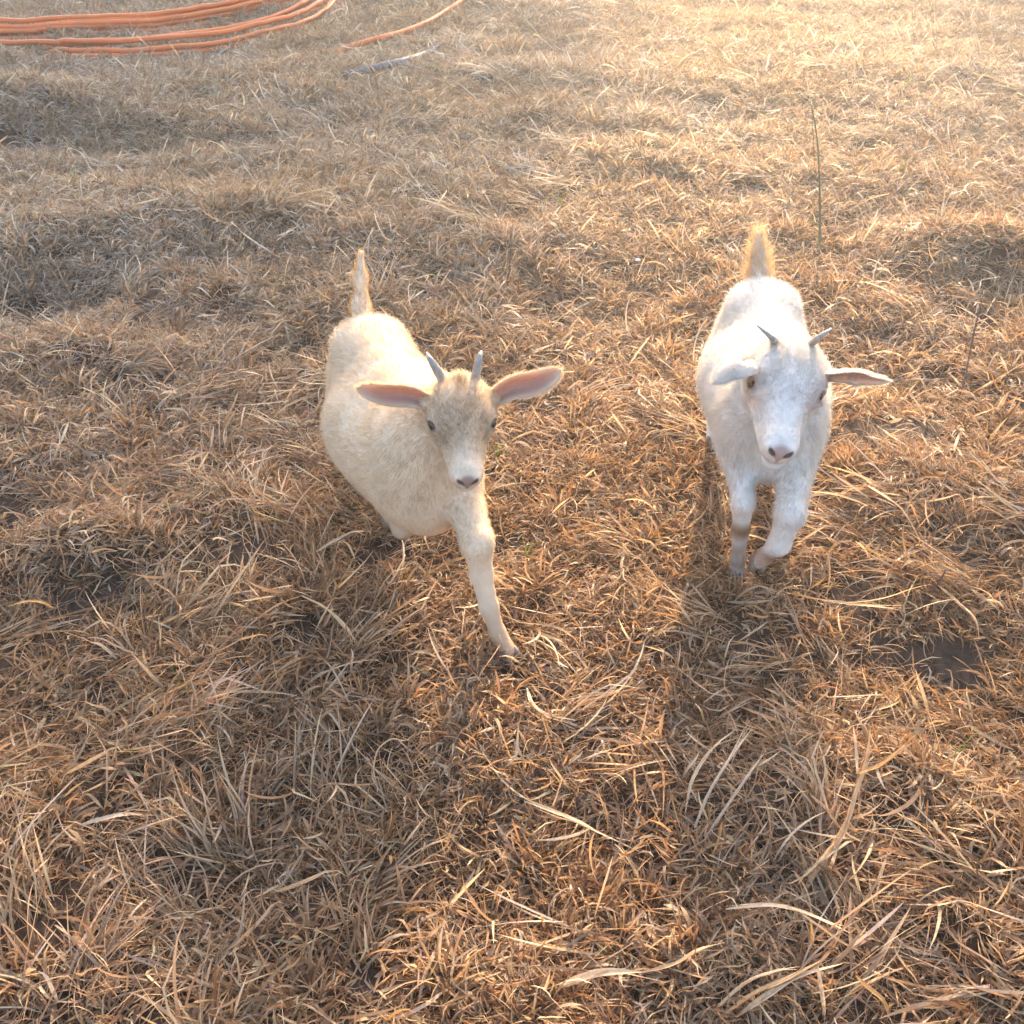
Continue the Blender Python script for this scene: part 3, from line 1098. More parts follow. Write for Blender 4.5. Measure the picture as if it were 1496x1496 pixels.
        for ring in (0.5, 1.0):
            for j in range(12):
                a = 2 * PI * j / 12
                o_ = ax * math.cos(a) * 0.30 * ring * r + ay * math.sin(a) * 0.62 * ring * r
                pv.append(c + unit(out * r + o_) * r * 1.015)
        pq = [(0, 1 + j, 1 + (j + 1) % 12) for j in range(12)]
        pf = [(1 + j, 13 + j, 13 + (j + 1) % 12, 1 + (j + 1) % 12) for j in range(12)]
        tri = pq + [(a, b, c_) for a, b, c_, d in pf] + [(a, c_, d) for a, b, c_, d in pf]
        mesh_np('pupil', pv, tri, M_PUPIL, parent=eye)
    # horns
    for pts in G['horns']:
        hs = -1 if pts is G['horns'][0] else 1
        P = spline([H(hs * 0.024, 0.000, -0.024)] + [loc(*q) for q in pts[1:]], 12)
        rr = np.linspace(1, 0.12, 12) ** 0.8 * G['horn_r']
        v, q = sweep(P, rr, 12, ridges=0.06)
        mesh_np('horn', v, q, M_HORN, parent=root)
    # ears
    hairR, hairD, hairN, hairL, hairT = [], [], [], [], []
    for E in G['ears']:
        path = [loc(*q) for q in E['path']]
        path[0] = H(E['side'] * 0.047, 0.030, -0.036)
        v, q, inn, info = ear_mesh(path, [vec(a) for a in E['facing']], E['w'], E['cup'], E.get('fold', 0))
        c = np.array(G['coat'])[None] * (1 - inn[:, None]) + np.array(G['ear_in'])[None] * inn[:, None]
        mesh_np('ear', v, q, M_EAR, cols=c, parent=root)
        nt_, ns_ = info['inner'].shape[:2]
        T = unit(np.gradient(info['C'], axis=0))
        for k in range(G.get('ear_hair', 2600)):
            ti = rng.random() * (nt_ - 1.01); i = int(ti); fr = ti - i
            rim = rng.random() < 0.35
            sj = (ns_ - 1) * (rng.choice([0, 1]) if rim else rng.random()); sj = min(sj, ns_ - 1.001); j = int(sj); fs = sj - j
            surf = info['outer'] if (rng.random() < 0.8) else info['inner']
            if surf is info['inner'] and not rim and rng.random() < 0.6: continue
            p0 = (surf[i, j] * (1 - fr) + surf[i + 1, j] * fr) * (1 - fs) + (surf[i, j + 1] * (1 - fr) + surf[i + 1, j + 1] * fr) * fs
            sv = info['s'][j] * (1 - fs) + info['s'][j + 1] * fs
            nn = info['N'][i] * (-0.7 if surf is info['outer'] else 0.5) + info['S'][i] * sv * (1.2 if rim else 0.3)
            hairR.append(p0); hairD.append(unit(T[i] + 0.25 * info['S'][i] * sv)); hairN.append(unit(nn)); hairL.append(rng.uniform(0.005, 0.010))
            hairT.append(G['coat'] if not (surf is info['inner'] and not rim) else (np.array(G['coat']) + np.array(G['ear_in'])) / 2)
    for (p_, fw, up) in hooves:
        hoof(root, p_ - unit(up) * 0.016, fw, up, G.get('hoof_s', 1.05))
    # coat
    A = V[Q]
    n1 = np.cross(A[:, 1] - A[:, 0], A[:, 2] - A[:, 0]); n2 = np.cross(A[:, 2] - A[:, 0], A[:, 3] - A[:, 0])
    ar = 0.5 * (np.linalg.norm(n1, axis=1) + np.linalg.norm(n2, axis=1)); nn = unit(n1 + n2)
    cen = A.mean(1)
    hlc = (cen - hp) @ Hf / sc
    on_head = (hlc[:, 1] > -0.01) & (hlc[:, 2] > -0.085) & (np.abs(hlc[:, 0]) < 0.07) & (hlc[:, 1] < 0.22) & (hlc[:, 2] < 0.03)
    wt = ar * np.where(on_head, 3.2, 1.0)
    nh = G['hairs']
    pick = rng.choice(len(Q), nh, p=wt / wt.sum())
    a, b = rng.random(nh)[:, None], rng.random(nh)[:, None]
    q = A[pick]
    Rr = (q[:, 0] * (1 - a) + q[:, 1] * a) * (1 - b) + (q[:, 3] * (1 - a) + q[:, 2] * a) * b
    Nr = nn[pick]
    Dr = f.flow(Rr)
    Dr = unit(Dr - Nr * (Dr * Nr).sum(1, keepdims=True) * 0.9)
    tc, hlr = paint(Rr)
    oh = on_head[pick]
    Lr = np.where(oh, 0.0065, G['hair_len']) * rng.uniform(0.6, 1.25, nh)
    Lr = np.where(oh, Lr * np.clip(1.7 - (hlr[:, 1] - 0.02) * 9.0, 0.55, 1.7), Lr)
    Lr *= np.clip(0.30 + (Rr[:, 2] - 0.16) * 5.0, 0.30, 1)
    # underside of neck and brisket longer
    Lr *= np.where((~oh) & (Rr[:, 0] > 0.08) & (Rr[:, 2] > 0.2), G.get('chest_long', 1.2), 1)
    dt = np.min([np.linalg.norm(Rr - p_, axis=1) for p_ in spline(tp, 10)], axis=0)
    tl = (dt < 0.035) & (Rr[:, 0] < -0.2 * bx) & (Rr[:, 2] > 0.375)
    Lr = np.where(tl, G['tail_hair'] * rng.uniform(0.5, 1.1, nh), Lr)
    ttint = np.array(G['tail_col'])
    tc = np.where(tl[:, None], ttint, tc)
    # no hair over eyes, nostrils and nose leather
    bald = np.zeros(nh, bool)
    for s in (-1, 1):
        bald |= np.sqrt(((hlr - [s * 0.0465, 0.079, -0.0265]) / [0.0125, 0.0130, 0.0125]) ** 2 @ np.ones(3)) < 1.0
    bald |= np.sqrt(((hlr - [0, 0.191, -0.022]) / [0.017, 0.012, 0.016]) ** 2 @ np.ones(3)) < 1.0
    k = ~bald
    Rr, Dr, Nr, Lr, tc = Rr[k], Dr[k], Nr[k], Lr[k], tc[k]
    if hairR:
        Rr = np.concatenate([Rr, np.array(hairR)]); Dr = np.concatenate([Dr, np.array(hairD)])
        Nr = np.concatenate([Nr, np.array(hairN)]); Lr = np.concatenate([Lr, np.array(hairL)]); tc = np.concatenate([tc, np.array(hairT)])
    # loose locks: neighbouring hairs share a lean
    lock = np.stack([noise2(Rr[:, 0] + 3 * i, Rr[:, 1] + Rr[:, 2] * 1.3, 0.030, 60 + i) for i in range(3)], 1)
    lock2 = np.stack([noise2(Rr[:, 0] + 5 * i, Rr[:, 1] * 1.2 - Rr[:, 2], 0.11, 80 + i) for i in range(3)], 1)
    Dr = unit(Dr + lock * G.get('lock', 0.14) + lock2 * 0.16)
    Lr = Lr * (1 + 0.16 * noise2(Rr[:, 0], Rr[:, 1] - Rr[:, 2], 0.05, 91))
    hair_object('coat', root, Rr, Dr, Nr, Lr, G['hair_rad'], tc, rng)
    return root


GOAT_A = dict(
    seed=21, label='cream goat kid on the left, one foreleg stretched forward',
    origin=(-0.212, 1.560), forward=(0.40, -0.92), belly=0.144, deep=1.17, len=1.0,
    poll=(672, 548, 0.525), nose=(684, 700, 0.438), face_normal=(0.10, -0.60, 0.80), roll=0, head_w=1.06,
    coat=(0.74, 0.60, 0.44), nose_col=(0.25, 0.16, 0.15), ear_in=(0.34, 0.22, 0.18),
    patches=[((0, 0.090, -0.02), (0.050, 0.062, 0.05), (0.38, 0.275, 0.185), 0.95, 'head'),
             ((0, 0.020, -0.005), (0.010, 0.016, 0.02), (0.20, 0.12, 0.07), 0.75, 'head'),
             ((0, 0.165, -0.02), (0.03, 0.03, 0.03), (0.62, 0.53, 0.44), 0.6, 'head'),
             ((0.12, 0.0, 0.06), (0.2, 0.2, 0.13), (0.60, 0.45, 0.31), 0.7, 'body'),
             ((0.15, 0.0, 0.23), (0.12, 0.12, 0.08), (0.68, 0.54, 0.40), 0.4, 'body'),
             ((735, 930, 0.03), (0.06, 0.05, 0.07), (0.42, 0.27, 0.17), 0.8, 'mark'),
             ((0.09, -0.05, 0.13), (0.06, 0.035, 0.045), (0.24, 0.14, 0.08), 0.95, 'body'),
             ((555, 736, 0.27), (0.006, 0.006, 0.006), (0.36, 0.27, 0.19), 0.6, 'mark'),
             ((497, 640, 0.30), (0.03, 0.02, 0.03), (0.66, 0.52, 0.38), 0.5, 'mark'),
             ((600, 650, 0.33), (0.02, 0.02, 0.06), (0.62, 0.48, 0.35), 0.5, 'mark')],
    horns=[[(638, 546, 0.530), (631, 529, 0.550), (623, 515, 0.557)], [(694, 538, 0.530), (700, 525, 0.548), (703, 513, 0.555)]],
    horn_r=0.0088,
    ears=[dict(side=-1, path=[(620, 575, 0.490), (600, 576, 0.495), (560, 574, 0.495), (521, 568, 0.498)],
               facing=[(0.1, -0.8, 0.3), (0.0, -0.9, 0.2), (0.0, -0.9, 0.2), (0, -0.9, 0.3)], w=0.020, cup=0.018),
          dict(side=1, path=[(728, 570, 0.490), (748, 566, 0.495), (785, 558, 0.497), (820, 541, 0.504)],
               facing=[(-0.1, -0.8, 0.3), (0.0, -0.9, 0.4), (0.0, -0.9, 0.4), (0, -0.9, 0.4)], w=0.021, cup=0.018)],
    legs=[dict(p=[(0.13, 0.055, 0.27), ('W', 697, 792, 0.215), ('W', 703, 838, 0.145), ('W', 714, 886, 0.085), ('W', 727, 925, 0.042), ('W', 742, 950, 0.020)],
               r=[0.043, 0.0285, 0.0205, 0.0170, 0.0145, 0.0160], fwd=(0.9, 0.25, 0)),
          dict(p=[(0.11, -0.055, 0.27), (0.100, -0.055, 0.205), (0.120, -0.050, 0.155), (0.055, -0.050, 0.125), (0.032, -0.050, 0.115)],
               r=[0.045, 0.030, 0.020, 0.014, 0.015], fwd=(0.3, 0, -1), up=(0.9, 0, 0.25)),
          dict(p=[(-0.17, 0.055, 0.26), (-0.15, 0.062, 0.19), (-0.225, 0.058, 0.115), (-0.215, 0.058, 0.045), (-0.195, 0.058, 0.020)],
               r=[0.055, 0.034, 0.020, 0.0145, 0.0165]),
          dict(p=[(-0.17, -0.045, 0.26), (-0.17, -0.045, 0.19), (-0.245, -0.040, 0.115), (-0.235, -0.038, 0.045), (-0.215, -0.038, 0.020)],
               r=[0.055, 0.034, 0.020, 0.0145, 0.0165])],
    tail=[(520, 460, 0.375), (518, 436, 0.44), (523, 402, 0.49), (527, 370, 0.53)], tail_r=[0.024, 0.016, 0.011, 0.006],
    tail_hair=0.013, tail_col=(0.55, 0.36, 0.17),
    hairs=85000, hair_len=0.013, hair_rad=0.00026, chest_long=1.1)

GOAT_B = dict(
    seed=22, squint=0.0022, eye_s=0.78, cheek=1.13, rim=(0.24, 0.16, 0.13), label='white goat kid on the right with folded ears, one knee lifted',
    origin=(0.515, 1.70), forward=(-0.11, -0.99), belly=0.131, len=1.06,
    poll=(1163, 486, 0.510), nose=(1145, 655, 0.420), face_normal=(-0.04, -0.6, 0.80), roll=0, head_w=0.97,
    coat=(0.69, 0.66, 0.62), nose_col=(0.36, 0.25, 0.235), ear_in=(0.28, 0.21, 0.18),
    patches=[((0, 0.095, -0.01), (0.045, 0.07, 0.03), (0.56, 0.56, 0.57), 0.6, 'head'),  # face greyed: its shade is put into the coat colour
             ((0.04, 0.085, -0.04), (0.02, 0.03, 0.03), (0.66, 0.52, 0.46), 0.5, 'head'),
             ((-0.04, 0.085, -0.04), (0.02, 0.03, 0.03), (0.66, 0.52, 0.46), 0.5, 'head'),
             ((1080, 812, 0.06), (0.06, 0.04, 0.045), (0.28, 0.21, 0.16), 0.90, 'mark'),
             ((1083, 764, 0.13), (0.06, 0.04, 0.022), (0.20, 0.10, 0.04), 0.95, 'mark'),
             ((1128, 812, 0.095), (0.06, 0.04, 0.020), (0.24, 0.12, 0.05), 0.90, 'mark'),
             ((1108, 822, 0.07), (0.04, 0.03, 0.025), (0.55, 0.42, 0.34), 0.70, 'mark')],
    horns=[[(1140, 506, 0.515), (1128, 494, 0.534), (1106, 475, 0.552)], [(1186, 503, 0.515), (1198, 492, 0.532), (1215, 480, 0.545)]],
    horn_r=0.0082,
    ears=[dict(side=-1, path=[(1103, 530, 0.470), (1090, 532, 0.480), (1066, 538, 0.477), (1043, 560, 0.455)],
               facing=[(0.2, -0.3, -0.9), (0.2, 0.1, -0.95), (0.5, 0.3, -0.8), (0.6, 0.4, -0.6)], w=0.026, cup=0.012),
          dict(side=1, path=[(1222, 545, 0.470), (1240, 543, 0.480), (1268, 548, 0.480), (1299, 558, 0.475)],
               facing=[(0.0, -0.9, 0.0), (0.0, -0.88, -0.25), (0.0, -0.75, -0.5), (0, -0.75, -0.5)], w=0.021, cup=0.020)],
    legs=[dict(p=[(0.13, -0.055, 0.27), ('W', 1086, 735, 0.20), ('W', 1082, 772, 0.125), ('W', 1078, 815, 0.050), ('W', 1077, 830, 0.020)],
               r=[0.038, 0.020, 0.0165, 0.0135, 0.0165]),
          dict(p=[(0.14, 0.055, 0.27), ('W', 1155, 750, 0.215), ('W', 1138, 795, 0.135), ('W', 1118, 812, 0.090), ('W', 1108, 820, 0.066)],
               r=[0.040, 0.026, 0.0210, 0.015, 0.015], fwd=(0.6, 0, -0.8), up=(0.8, 0, 0.5)),
          dict(p=[(-0.18, 0.055, 0.26), (-0.13, 0.062, 0.19), (-0.19, 0.058, 0.115), (-0.165, 0.058, 0.045), (-0.145, 0.058, 0.020)],
               r=[0.055, 0.034, 0.020, 0.0145, 0.0165]),
          dict(p=[(-0.18, -0.055, 0.26), (-0.17, -0.062, 0.19), (-0.245, -0.058, 0.115), (-0.235, -0.058, 0.045), (-0.215, -0.058, 0.020)],
               r=[0.055, 0.034, 0.020, 0.0145, 0.0165])],
    tail=[(1112, 400, 0.385), (1110, 385, 0.43), (1108, 362, 0.46), (1108, 342, 0.49)], tail_r=[0.026, 0.018, 0.012, 0.007],
    tail_hair=0.040, tail_col=(0.66, 0.49, 0.30),
    hairs=105000, hair_len=0.0145, hair_rad=0.00026, chest_long=1.3)

build_goat(GOAT_A)
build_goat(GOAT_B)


# ------------------------------------------------------------------ pipes lying at the back
def WG(px, py, h=0.0):
    """the point h above the ground that the photograph shows at (px, py)"""
    z = h
    for _ in range(8):
        p = W(px, py, z)
        z = 0.5 * z + 0.5 * (float(ground_z(p[0], p[1])) + h)
    return W(px, py, z)


def tube_mesh(name, P, r, mat, parent=None, sides=10, closed=False):
    P = np.asarray(P, float); n = len(P)
    if closed:
        T = unit(np.roll(P, -1, 0) - np.roll(P, 1, 0))
    else:
        T = unit(np.gradient(P, axis=0))
    S = unit(np.cross(T, [0, 0, 1.0])); U = np.cross(S, T)
    a = np.arange(sides) / sides * 2 * PI
    r = np.broadcast_to(np.asarray(r, float), (n,))
    V = P[:, None] + r[:, None, None] * (np.cos(a)[None, :, None] * S[:, None] + np.sin(a)[None, :, None] * U[:, None])
    F = []
    for i in range(n if closed else n - 1):
        k = (i + 1) % n
        for j in range(sides):
            l = (j + 1) % sides
            F.append((i * sides + j, i * sides + l, k * sides + l, k * sides + j))
    V = V.reshape(-1, 3)
    if not closed:
        m = len(V); V = np.concatenate([V, P[:1], P[-1:]])
        for j in range(0, sides, 2):
            F.append((m, (j + 2) % sides, j + 1, j))
            b = (n - 1) * sides
            F.append((m + 1, b + j, b + j + 1, b + (j + 2) % sides))
    return mesh_np(name, V, np.array(F), mat, parent=parent)


ro = np.random.default_rng(44)
coil = empty('pipe_coil', (-2.5, 6.5, 0))
tag(coil, 'orange plastic pipe coiled in loose loops on the grass at the far left', 'pipe coil')
base = np.array([-2.5, 6.5, 0])


def loop(cx, cy, rx, ry, h, wob=0.02):
    t = np.linspace(0, 2 * PI, 120, endpoint=False)
    ph = ro.uniform(0, 6.28, 3)
    k = 1 + wob * (np.sin(2 * t + ph[0]) * 0.5 + np.sin(3 * t + ph[1]) * 0.3)
    x = cx + rx * k * np.sin(t); y = cy - ry * k * np.cos(t)
    z = ground_z(x, y) * 0.6 + h * 0.85 + 0.008 * np.sin(t + ph[2]) + 0.004 * np.sin(4 * t + ph[0])
    if rx < 1.1: z = z - 0.10 * np.clip((-2.22 - x) / 0.25, 0, 1)      # these turns sink into the grass on their left
    tube_mesh('pipe_loop', np.stack([x, y, z], 1) - base, 0.0122, M_ORANGE, parent=coil, closed=True)


for cx, cy, rx, ry, h in ((-2.70, 6.90, 1.60, 1.48, 0.050), (-2.72, 6.90, 1.59, 1.47, 0.078), (-2.66, 6.90, 1.62, 1.50, 0.028),
                          (-2.66, 6.91, 1.60, 1.47, 0.098), (-2.50, 6.84, 1.62, 1.50, 0.022), (-2.68, 6.94, 1.61, 1.52, 0.045), (-2.60, 6.96, 1.63, 1.53, 0.066),
                          (-2.06, 6.20, 1.04, 1.05, 0.045), (-2.04, 6.26, 1.02, 1.04, 0.072), (-2.08, 6.17, 1.05, 1.04, 0.022),
                          (-2.30, 6.40, 1.22, 1.16, 0.060)):
    loop(cx, cy, rx, ry, h)

pts = [WG(462, 84, -0.01), WG(500, 72, 0.015), WG(550, 57, 0.03), WG(590, 46, 0.03), WG(625, 32, 0.03), WG(652, 16, 0.03), WG(676, -1, 0.03), WG(690, -22, 0.02), WG(690, -50, 0.0)]
t = tube_mesh('loose_pipe', spline(pts, 60), 0.0135, M_ORANGE)
tag(t, 'single thin orange pipe arcing through the grass right of the coil', 'pipe')
pts = [WG(500, 113, 0.0), WG(530, 106, 0.018), WG(565, 97, 0.022), WG(592, 90, 0.018), WG(618, 82, 0.002), WG(642, 70, -0.004), WG(665, 58, -0.03)]
t = tube_mesh('grey_pipe', spline(pts, 60) + np.array([0, 0, 0.004]), 0.0180, M_GREY)
tag(t, 'dark blue grey pipe half buried in grass below the thin orange pipe', 'pipe')


# ------------------------------------------------------------------ straws and stems that can be told apart
def ribbon(P, w, fold=0.35, roll=0.0, roll1=None, n=26, ragged=0.0):
    """creased leaf blade through P (3 vertices across, both halves sloping)"""
    C = spline(P, n); T = unit(np.gradient(C, axis=0))
    S = unit(np.cross(T, [0, 0, 1.0])); U = np.cross(S, T)
    t = np.linspace(0, 1, n)
    ph = roll + ((roll if roll1 is None else roll1) - roll) * t
    A = S * np.cos(ph)[:, None] + U * np.sin(ph)[:, None]; B = np.cross(A, T)
    prof = np.minimum(1, 0.3 + 4 * t) * np.clip((1.02 - t) * 3.0, 0.02, 1) ** 0.8
    if ragged: prof = prof * (1 + ro.normal(0, ragged, n))
    ww = (w * prof)[:, None]
    V = np.stack([C - A * ww * 0.5 + B * ww * fold * 0.5, C, C + A * ww * 0.5 + B * ww * fold * 0.5], 1).reshape(-1, 3)
    F = []
    for i in range(n - 1):
        for j in range(2):
            a = i * 3 + j
            F.append((a, a + 1, a + 4, a + 3))
    return V, np.array(F)


def straw(name, label, cat, blades_, group='straws lying loose on top of the grass'):
    """blades_: list of (part name, [(px, py, h)...], width, colour)"""
    first = WG(*blades_[0][1][0][:2], 0.0)
    root = empty(name, tuple(first))
    tag(root, label, cat, group)
    for part, pp, w, colr in blades_:
        P = np.array([WG(*q) for q in pp]) - first
        Vs = []
        # a few thin strands laid along the blade give the split, papery look
        w *= 0.78
        V, F = ribbon(P, w, roll=ro.uniform(-0.6, 0.3), roll1=ro.uniform(-0.3, 0.8), ragged=0.06)
        c = np.tile(np.array(colr), (len(V), 1)) * (1 + 0.10 * np.sin(np.arange(len(V)) * 0.7))[:, None]
        sets = [(V, F, c)]
        if w > 0.003:
            for k in range(2):
                P2 = P + ro.normal(0, w * 0.35, P.shape); P2[-1] += ro.normal(0, w * 1.6, 3) * [1, 1, 0.4]
                V2, F2 = ribbon(P2, w * ro.uniform(0.25, 0.5), roll=ro.uniform(0, 3), ragged=0.1)
                sets.append((V2, F2, np.tile(np.array(colr) * ro.uniform(0.75, 1.15), (len(V2), 1))))
        V, F, c = merge(sets)
        mesh_np(part, V, F, M_STRAW, cols=np.clip(c, 0, 0.9), parent=root)
    return root


PALE, TAN, GOLD, GREYS = (0.70, 0.60, 0.45), (0.58, 0.44, 0.28), (0.62, 0.41, 0.18), (0.58, 0.53, 0.46)
straw('dry_straw', 'long pale straw lying diagonally across the sunlit trodden strip at bottom centre', 'straw', [
    ('stem', [(934, 1244, 0.02), (870, 1214, 0.03), (820, 1190, 0.035), (765, 1165, 0.035), (730, 1135, 0.035), (700, 1090, 0.05)], 0.0040, PALE),
    ('leaf', [(868, 1212, 0.036), (840, 1198, 0.045), (815, 1188, 0.05), (765, 1170, 0.045)], 0.0080, PALE)])
straw('dry_straw', 'thick tan straw rising in front at lower right, leaves splitting near its top', 'straw', [
    ('stem', [(1160, 1325, 0.0), (1195, 1270, 0.03), (1232, 1215, 0.06), (1250, 1160, 0.09), (1266, 1110, 0.12), (1272, 1060, 0.15)], 0.0085, TAN),
    ('leaf', [(1256, 1130, 0.11), (1285, 1118, 0.13), (1310, 1100, 0.14), (1335, 1084, 0.15)], 0.0075, GOLD),
    ('leaf', [(1252, 1130, 0.11), (1250, 1090, 0.12), (1246, 1060, 0.14)], 0.0050, PALE),
    ('leaf', [(1220, 1230, 0.05), (1195, 1260, 0.06), (1172, 1282, 0.05), (1150, 1292, 0.03)], 0.0055, TAN)])
straw('dry_straw', 'golden straw arched low to the right of the white kid\'s hooves', 'straw', [
    ('stem', [(1118, 858, 0.02), (1180, 872, 0.04), (1235, 880, 0.05), (1290, 874, 0.055), (1340, 858, 0.05), (1385, 850, 0.035)], 0.0034, GOLD),
    ('leaf', [(1200, 876, 0.045), (1240, 882, 0.05), (1280, 886, 0.045), (1318, 892, 0.03)], 0.0070, PALE)])
straw('dry_straw', 'tan straw bent over in a hook beside the white kid\'s lifted knee', 'straw', [
    ('stem', [(1208, 872, 0.0), (1212, 835, 0.05), (1208, 808, 0.075), (1195, 800, 0.08), (1178, 803, 0.075), (1150, 830, 0.04)], 0.0042, TAN)])
straw('dry_straw', 'broad pale straw lying level at the bottom edge, right of centre', 'straw', [
    ('leaf', [(818, 1442, 0.03), (850, 1428, 0.04), (885, 1420, 0.045), (940, 1420, 0.045)], 0.0125, PALE),
    ('stem', [(940, 1420, 0.045), (985, 1408, 0.05), (1020, 1388, 0.055), (1062, 1376, 0.05)], 0.0062, TAN)])
straw('dry_straw', 'pale straw curving down to the right above the bottom right corner', 'straw', [
    ('stem', [(1060, 1328, 0.03), (1120, 1322, 0.045), (1165, 1330, 0.05), (1210, 1348, 0.05), (1255, 1370, 0.035)], 0.0075, PALE),
    ('leaf', [(1165, 1330, 0.052), (1195, 1352, 0.05), (1230, 1376, 0.04), (1268, 1396, 0.02)], 0.0050, TAN)])
straw('dry_straw', 'bright upright straw blade near the bottom edge on the right', 'straw', [
    ('leaf', [(1205, 1490, 0.01), (1202, 1462, 0.04), (1198, 1435, 0.06), (1195, 1410, 0.075)], 0.0075, (0.66, 0.58, 0.44))])
straw('dry_straw', 'bundle of flattened straw sweeping up to the right at the bottom edge', 'straw', [
    ('leaf', [(1060, 1480, 0.02), (1105, 1450, 0.05), (1150, 1430, 0.06), (1198, 1404, 0.06)], 0.0090, TAN),
    ('leaf', [(1075, 1486, 0.02), (1120, 1452, 0.05), (1170, 1425, 0.06), (1230, 1408, 0.05)], 0.0070, PALE),
    ('leaf', [(1050, 1470, 0.02), (1090, 1436, 0.05), (1130, 1420, 0.06), (1168, 1412, 0.05)], 0.0060, PALE)])
straw('dry_straw', 'sunlit golden blade near the left edge, lying level', 'straw', [
    ('leaf', [(78, 888, 0.05), (60, 880, 0.07), (38, 879, 0.08), (10, 887, 0.075)], 0.0080, GOLD)])
straw('dry_straw', 'feathery pale blade beside the cream kid\'s belly at left', 'straw', [
    ('leaf', [(462, 806, 0.05), (490, 790, 0.085), (515, 778, 0.09), (545, 776, 0.08)], 0.0085, GREYS)])
straw('dry_straw', 'pale straw arching over on the left, below the cream kid', 'straw', [
    ('stem', [(440, 870, 0.03), (475, 888, 0.05), (505, 915, 0.05), (520, 940, 0.03)], 0.0065, PALE),
    ('leaf', [(440, 870, 0.03), (405, 884, 0.04), (375, 905, 0.035), (350, 925, 0.02)], 0.0050, TAN)])
straw('dry_straw', 'flat grey straw pressed down near the lower left corner', 'straw', [
    ('leaf', [(118, 1205, 0.03), (150, 1196, 0.04), (180, 1190, 0.04), (208, 1190, 0.03)], 0.0085, GREYS)])
straw('dry_straw', 'small hooked straw at bottom left centre below the cream kid\'s hoof', 'straw', [
    ('stem', [(556, 1160, 0.01), (546, 1128, 0.04), (552, 1096, 0.06), (572, 1080, 0.065), (592, 1082, 0.06), (606, 1072, 0.045)], 0.0034, TAN)])
straw('dry_straw', 'broad curved blade just below the cream kid\'s planted hoof', 'straw', [
    ('leaf', [(770, 1005, 0.03), (778, 1028, 0.04), (798, 1043, 0.045), (840, 1052, 0.035)], 0.0080, PALE)])
straw('dry_straw', 'fan of pale straw leaning right at the bottom right, behind the thick straw', 'straw', [
    ('leaf', [(1015, 1210, 0.02), (1035, 1160, 0.05), (1065, 1110, 0.07), (1098, 1065, 0.07)], 0.0058, GREYS),
    ('leaf', [(1000, 1190, 0.02), (1012, 1140, 0.05), (1040, 1095, 0.06), (1075, 1065, 0.06)], 0.0048, PALE),
    ('leaf', [(1030, 1225, 0.02), (1060, 1180, 0.05), (1095, 1130, 0.06), (1120, 1095, 0.05)], 0.0050, GREYS)])
straw('dry_straw', 'orange lit cut stalk standing right of the lower right middle', 'straw', [
    ('stem', [(1178, 1400, 0.0), (1186, 1370, 0.04), (1185, 1345, 0.06)], 0.0055, GOLD),
    ('leaf', [(1300, 1490, 0.01), (1290, 1462, 0.04), (1265, 1440, 0.05), (1250, 1425, 0.05)], 0.0085, GOLD)])
straw('dry_straw', 'leaf of straw hanging over the dark hollow at the right edge', 'straw', [
    ('leaf', [(1250, 700, 0.02), (1285, 720, 0.06), (1318, 745, 0.07), (1345, 790, 0.05)], 0.0070, TAN),
    ('leaf', [(1370, 855, 0.02), (1400, 880, 0.04), (1425, 905, 0.05), (1430, 935, 0.03)], 0.0060, PALE)])


def stalk(name, label, pts, r, mat):
    P = np.array([WG(*q) for q in pts]); b = P[0].copy()
    o = tube_mesh(name, spline(P, 20) - b, np.linspace(r, r * 0.45, 20), mat, sides=7)
    o.location = b
    tag(o, label, 'stem')
    return o


M_GREEN = plain('green_stem', (0.06, 0.085, 0.028), 0.5, 0.4, 60, 0.3)
M_BROWN = plain('brown_stem', (0.085, 0.045, 0.035), 0.6, 0.3, 60, 0.3)
stalk('green_stem', 'single upright dark green stem behind the white kid', [(1197, 388, 0.0), (1198, 330, 0.07), (1197, 260, 0.17), (1194, 205, 0.25), (1185, 148, 0.33)], 0.0045, M_GREEN)
stalk('brown_stem', 'thin reddish brown twig standing right of the white kid\'s ear', [(1400, 592, 0.0), (1412, 540, 0.06), (1424, 480, 0.12), (1438, 424, 0.18)], 0.0030, M_BROWN)
stalk('brown_stem', 'short dark twig leaning in the grass right of the white kid\'s hooves', [(1345, 888, 0.0), (1362, 865, 0.03), (1375, 845, 0.05), (1382, 832, 0.06)], 0.0030, M_BROWN)
stalk('brown_stem', 'thin dark twig standing in the far grass left of centre', [(572, 318, 0.0), (578, 295, 0.03), (583, 262, 0.07)], 0.0028, M_BROWN)


# ------------------------------------------------------------------ unseen trees, crowns shaped for the shade they cast on the field
def leaf_material():
    m, nt, out = new_mat('tree_leaf')
    L = nt.links.new
    col = N(nt, 'ShaderNodeVertexColor', layer_name='Col')
    p = N(nt, 'ShaderNodeBsdfPrincipled', Roughness=0.5)
    L(col.outputs['Color'], p.inputs['Base Color'])
    tr = N(nt, 'ShaderNodeBsdfTranslucent')
    L(col.outputs['Color'], tr.inputs['Color'])
    mx = N(nt, 'ShaderNodeMixShader', Fac=0.3)
    L(p.outputs[0], mx.inputs[1]); L(tr.outputs[0], mx.inputs[2])
    L(mx.outputs[0], out.inputs['Surface'])
    return m


M_LEAF = leaf_material()
M_BARK = plain('bark', (0.13, 0.10, 0.08), 0.9, 0.2, 14, 0.4, 0.8)
SA, CA, TE = math.sin(az), math.cos(az), math.tan(el)


